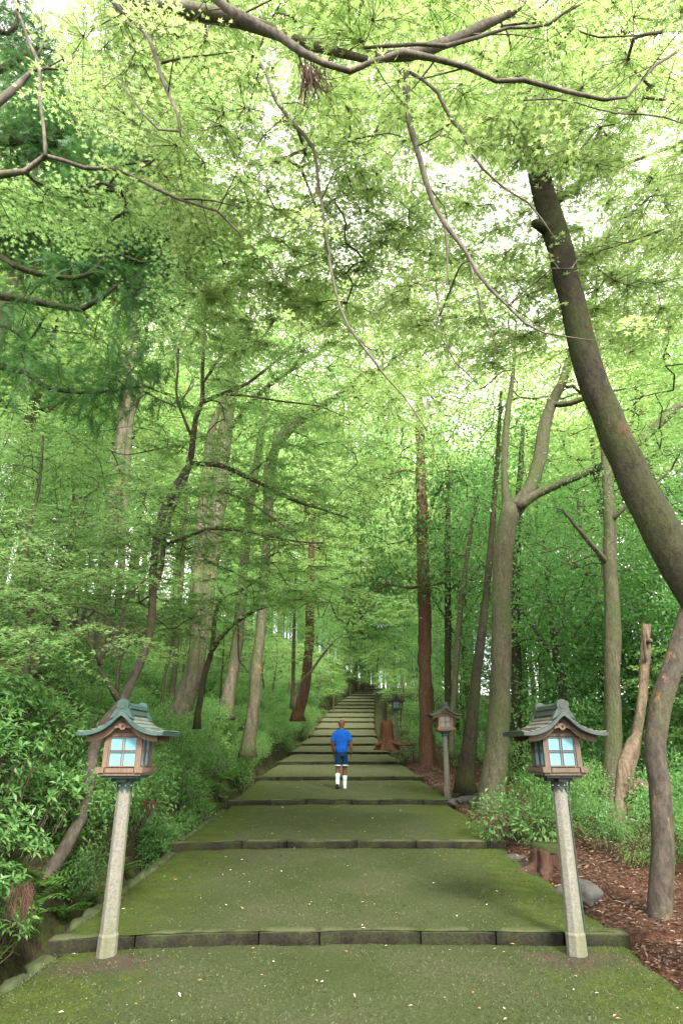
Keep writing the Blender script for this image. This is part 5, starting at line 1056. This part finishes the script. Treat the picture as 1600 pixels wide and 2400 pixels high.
# hanging red root mats on the cut bank
for (x_, y_, Y_, h) in [(50, 2075, 5.9, .26), (355, 1690, 12.5, .3), (345, 1855, 9.9, .2)]:
    p = W(x_, y_, Y_); m = MB(); k_ = 46
    for i in range(k_):
        a = rng.normal(0, .05, 2); b0 = np.array([a[0], a[1] * .4, h * rng.uniform(.3, .6)]); e = b0 + np.array([rng.normal(0, .05), rng.normal(0, .04), -h * rng.uniform(.6, 1.1)])
        m.tube([b0, (b0 + e) / 2 + rng.normal(0, .012, 3), e], [.004, .003, .001], 4, 0, False)
    o = m.obj('hanging_roots', M['roots']); o.location = p; tag(o, 'curtain of thin red-brown roots hanging down the cut left bank', 'roots', 'root mats on the left bank')
# dead frond cluster caught on the overhead limb
p = W(712, 165, 3.25); m = MB()
for i in range(60):
    b0 = np.array([rng.normal(0, .035), rng.normal(0, .03), rng.uniform(-.05, .09)]); e = b0 + np.array([rng.normal(.02, .05), rng.normal(0, .04), -rng.uniform(.12, .36)])
    m.tube([b0, (b0 + e) / 2 + rng.normal(0, .012, 3), e], [.004, .004, .0015], 4, 0, False)
o = m.obj('dead_frond', M['roots']); o.location = p; tag(o, 'brown dried frond hanging from the thick overhead limb', 'dead frond')
p = W(1432, 78, 4.2); m = MB()
for i in range(46):
    b0 = rng.normal(0, .035, 3); e = b0 + rng.normal(0, .09, 3) * [1.4, 1, .6]; m.tube([b0, (b0 + e) / 2 + rng.normal(0, .01, 3), e], [.004, .003, .001], 4, 0, False)
o = m.obj('twig_tangle', M['roots']); o.location = p; tag(o, 'brown tangle of dead twigs in the leaves near the upper right corner', 'twigs')

# ------------------------------------------------------------------ the walking man
def skinned(name, chains, mat, parent, sub=2):
    """chains: list of [(x,y,z,r), ...]; a chain starting with an int joins that vertex"""
    V = []; E = []; Rr = []
    for ch in chains:
        prev = None
        for p in ch:
            if isinstance(p, int): prev = p; continue
            V.append(p[:3]); Rr.append(p[3:] if len(p) > 4 else (p[3], p[3])); i = len(V) - 1
            if prev is not None: E.append((prev, i))
            prev = i
    me = bpy.data.meshes.new(name); me.from_pydata(V, E, []); o = link(bpy.data.objects.new(name, me), parent)
    md = o.modifiers.new('skin', 'SKIN'); md.use_smooth_shade = True
    for i, r_ in enumerate(Rr): me.skin_vertices[0].data[i].radius = (r_[0], r_[-1])
    me.skin_vertices[0].data[0].use_root = True
    s = o.modifiers.new('sub', 'SUBSURF'); s.levels = sub; s.render_levels = sub; me.materials.append(mat); return o
def loft(name, rings, mat, parent, n=28, thick=None, cap=False):
    """rings: (cx, cy, cz, rx, ry[, tiltx]) stacked cross-sections of a garment"""
    m = MB(); V = []
    for r_ in rings:
        cx, cy_, cz, rx, ry = r_[:5]; tl = r_[5] if len(r_) > 5 else 0
        for i in range(n):
            a = 2 * math.pi * i / n; e = 2.4; ca, sa = math.cos(a), math.sin(a)
            k = (abs(ca) ** e + abs(sa) ** e) ** (-1 / e); x_ = rx * ca * k; V.append((cx + x_, cy_ + ry * sa * k, cz + tl * x_))
    q = [[k * n + i, k * n + (i + 1) % n, (k + 1) * n + (i + 1) % n, (k + 1) * n + i] for k in range(len(rings) - 1) for i in range(n)]
    m.add(V, quads=q, ngons=[list(range(n - 1, -1, -1)), list(range((len(rings) - 1) * n, len(rings) * n))] if cap else None)
    return m.obj(name, mat, parent, True)
def cloth(name, c, rough=.85):
    m, nt, b = newmat(name); b.inputs['Base Color'].default_value = (*c, 1); b.inputs['Roughness'].default_value = rough; b.inputs['Specular IOR Level'].default_value = .2
    bump(nt, b, noise(nt, 11, 3, .6, sc=(1, 1, .5)), 1, .06); return m
SKIN = cloth('brown_skin', (.115, .05, .03), .5); BLUE = cloth('blue_cotton', (.002, .068, .33)); NAVY = cloth('navy_shorts', (.001, .022, .06)); WHITE = cloth('white_knit', (.75, .80, .82)); SHOE = cloth('white_shoe', (.72, .74, .74), .5)
SOLE = cloth('dark_sole', (.03, .035, .04), .7); STRIPE = cloth('green_stripe', (.05, .5, .33)); TRIM = cloth('white_trim', (.6, .65, .62))
p = W(784, 1806, 18.3)
man = thing('person', 'bald man in a blue t-shirt and navy shorts walking away up the steps', 'person', (p.x, p.y, tread_z(18.3) + .012), None, R(-2))
def finger(b, d, L, r_): 
    b = Vector(b); d = Vector(d).normalized(); c = Vector((0, .35, 0)); return [tuple(b) + (r_,), tuple(b + d * L * .5) + (r_ * .9,), tuple(b + (d * 1.0 + c * .5).normalized() * L * .98) + (r_ * .7,)]
chains = [[(0, 0, .93, .13, .10), (0, 0, 1.08, .125, .09), (0, .01, 1.25, .15, .10), (0, .01, 1.38, .12, .07), (0, .02, 1.475, .055, .055), (0, .035, 1.54, .062, .062), (0, .05, 1.59, .080, .088), (0, .06, 1.655, .092, .105), (0, .055, 1.71, .074, .086), (0, .05, 1.745, .045, .055)],
          [0, (-.085, .0, .87, .088), (-.095, .01, .68, .088), (-.10, .03, .50, .062), (-.10, -.02, .36, .068), (-.10, -.08, .20, .045), (-.10, -.12, .11, .034)],
          [0, (.085, .0, .87, .088), (.09, .05, .68, .088), (.085, .09, .48, .062), (.085, .07, .33, .068), (.085, .06, .17, .045), (.085, .06, .08, .034)],
          [3, (-.165, .0, 1.36, .044), (-.222, .0, 1.25, .056), (-.245, .01, 1.12, .052), (-.235, .07, .98, .046), (-.215, .13, .87, .03)],
          [3, (.165, .0, 1.36, .044), (.222, -.01, 1.25, .056), (.25, -.02, 1.12, .052), (.262, -.01, .98, .046), (.265, .01, .86, .03)]]
body = skinned('body', chains, SKIN, man)
for s_, hb in ((-1, Vector((-.212, .145, .85))), (1, Vector((.265, .018, .84)))):
    dn = Vector((.02 * -s_, .10, -1)).normalized(); hc = [[tuple(hb) + (.022, .03), tuple(hb + dn * .045) + (.02, .038), tuple(hb + dn * .08) + (.017, .034)]]
    for i, (off, L) in enumerate(((-.028, .066), (-.010, .075), (.009, .070), (.026, .056))):
        b = hb + dn * .075 + Vector((0, off, 0)); hc.append([2] + finger(b, dn + Vector((-s_ * .25, 0, 0)), L, .0088))
    hc.append([0] + [tuple(hb + Vector((-s_ * .02, .03, -.03))) + (.0105,), tuple(hb + Vector((-s_ * .028, .045, -.065))) + (.009,)])
    skinned('hand', hc, SKIN, man, 1)
for s_ in (-1, 1):
    m = MB(); m.tube([(s_ * .068, .055, 1.605), (s_ * .076, .048, 1.62), (s_ * .078, .045, 1.64), (s_ * .070, .055, 1.66)], [.007, .010, .010, .006], 8); m.obj('ear', SKIN, body, True)
shirt = loft('t_shirt', [(0, .005, .90, .176, .125), (0, .005, .905, .180, .128), (0, .005, .96, .172, .122), (0, -.003, 1.02, .178, .126), (0, .008, 1.07, .170, .116), (0, .0, 1.13, .180, .122), (0, .006, 1.2, .184, .118), (0, .005, 1.30, .200, .124), (0, .005, 1.37, .200, .116), (0, .01, 1.42, .180, .100), (0, .015, 1.455, .135, .086), (0, .018, 1.482, .088, .076), (0, .02, 1.50, .072, .072)], BLUE, man)
for s_, tip in ((-1, (-.243, .0, 1.19)), (1, (.243, -.012, 1.19))):
    m = MB(); S = spline(np.array([(s_ * .10, .008, 1.425, .05), (s_ * .158, .005, 1.385, .068), (s_ * .198, 0, 1.30, .070), (tip[0] * .96, tip[1], tip[2], .072)]), .03); m.tube(S[:, :3], S[:, 3], 16, 0, False); m.obj('sleeve', BLUE, shirt, True)
sh = loft('shorts', [(0, 0, .80, .155, .115), (0, 0, .86, .163, .125), (0, .003, .93, .158, .116), (0, .005, 1.0, .150, .108)], NAVY, man)
for s_, yy in ((-1, .0), (1, .03)):
    ro = loft('leg_sleeve', [(s_ * .094, yy + .012, .575, .082, .09), (s_ * .092, yy + .005, .70, .086, .098), (s_ * .082, yy * .5, .82, .086, .112), (s_ * .075, 0, .87, .080, .112)], NAVY, sh)
    loft('hem', [(s_ * .094, yy + .012, .566, .084, .092), (s_ * .094, yy + .012, .588, .0845, .0925)], TRIM, sh)
def sock(c0, c1, c2):
    m = MB(); S = spline(np.array([(*c0, .044), ((c0[0] + c1[0]) / 2, (c0[1] + c1[1]) / 2, (c0[2] + c1[2]) / 2, .054), (*c1, .062)]), .03); m.tube(S[:, :3], S[:, 3], 16, 0, False); o = m.obj('sock', WHITE, man, True)
    for f in (.55, .66):
        i = int(len(S) * f); m = MB(); m.tube([S[i, :3], S[i, :3] + (S[i + 1, :3] - S[i, :3]) * .45], [S[i, 3] + .003] * 2, 16, 0, False); m.obj('stripe', STRIPE, o, True)
sock((-.10, -.125, .10), (-.10, -.03, .365), None); sock((.085, .06, .075), (.085, .07, .32), None)
def shoe(loc, pitch):
    t_ = loft('shoe', [(0, .055, .02, .045, .135), (0, .055, .045, .046, .135), (0, .035, .072, .042, .108), (0, -.01, .10, .036, .065), (0, -.02, .118, .034, .05)], SHOE, man, cap=True)
    t_.location = loc; t_.rotation_euler = (pitch, 0, 0); s2 = loft('sole', [(0, .055, 0, .046, .142), (0, .055, .0195, .047, .143)], SOLE if pitch < -.2 else SHOE, t_, cap=True); return t_
shoe((-.10, -.135, .055), -.75); shoe((.085, .06, .0), 0)


# moss tufts standing up from the nearest treads
n = 110000; y = 4.0 + 10.5 * rng.uniform(0, 1, n) ** 1.5; f = rng.uniform(.004, .996, n); x = xl(y) + f * (xr(y) - xl(y))
k_ = (vnoise(x, y, .6, 2) + .5 * vnoise(x, y, .16, 5) + .9 * np.abs(f - .5) * 2 + rng.normal(0, .25, n)) > -.15
x, y = x[k_], y[k_]; n = len(x); P = np.array([(a, b, tread_z(b) + .012 * float(vnoise(a, b, .55, 3)) + .006 * float(vnoise(a, b, .17, 5)) - .002) for a, b in zip(x, y)])
D = rng.normal(0, 1, (n, 3)); D[:, 2] = np.abs(D[:, 2]) * .7 + .25
MT = (np.array([(0, -.22, 0), (0, .22, 0), (1, 0, 0)]), np.array([[0, 1, 2]]))
V, Fc = place(MT, P, D, .017 * rng.uniform(.4, 1.4, n), .8)
MM = litter_mat('moss_tuft', [(0, (.027, .037, .010)), (.4, (.045, .058, .018)), (.85, (.062, .075, .026)), (1, (.08, .082, .04))])
tag(link(bpy.data.objects.new('moss', mesh_np('moss', V, [Fc], MM))), 'short green moss growing over the near treads', 'moss', kind='stuff')
# a second, larger-leaved and paler layer on the left bank, with bare dead stems
n = 26000; y = rng.uniform(0, 1, n) ** 1.3 * 46 + 4; u = rng.uniform(.7, 8, n); x = xl(y) - u; k_ = vnoise(x, y, .8, 12) > .15; x, y = x[k_], y[k_]
P = np.stack([x, y, gz(x, y) + .08 + np.abs(rng.normal(0, .2, len(x)))], -1); D = rng.normal(0, 1, P.shape); D[:, 2] *= .3
V, Fc = place(TRI3, P, D, .085 * (1 + P[:, 1] / 22) * rng.uniform(.5, 1.3, len(P)), .4)
tag(link(bpy.data.objects.new('undergrowth', mesh_np('undergrowth', V, [Fc], M['maple_low']))), 'pale low leaves mixed through the left bank cover', 'ground cover', kind='stuff')
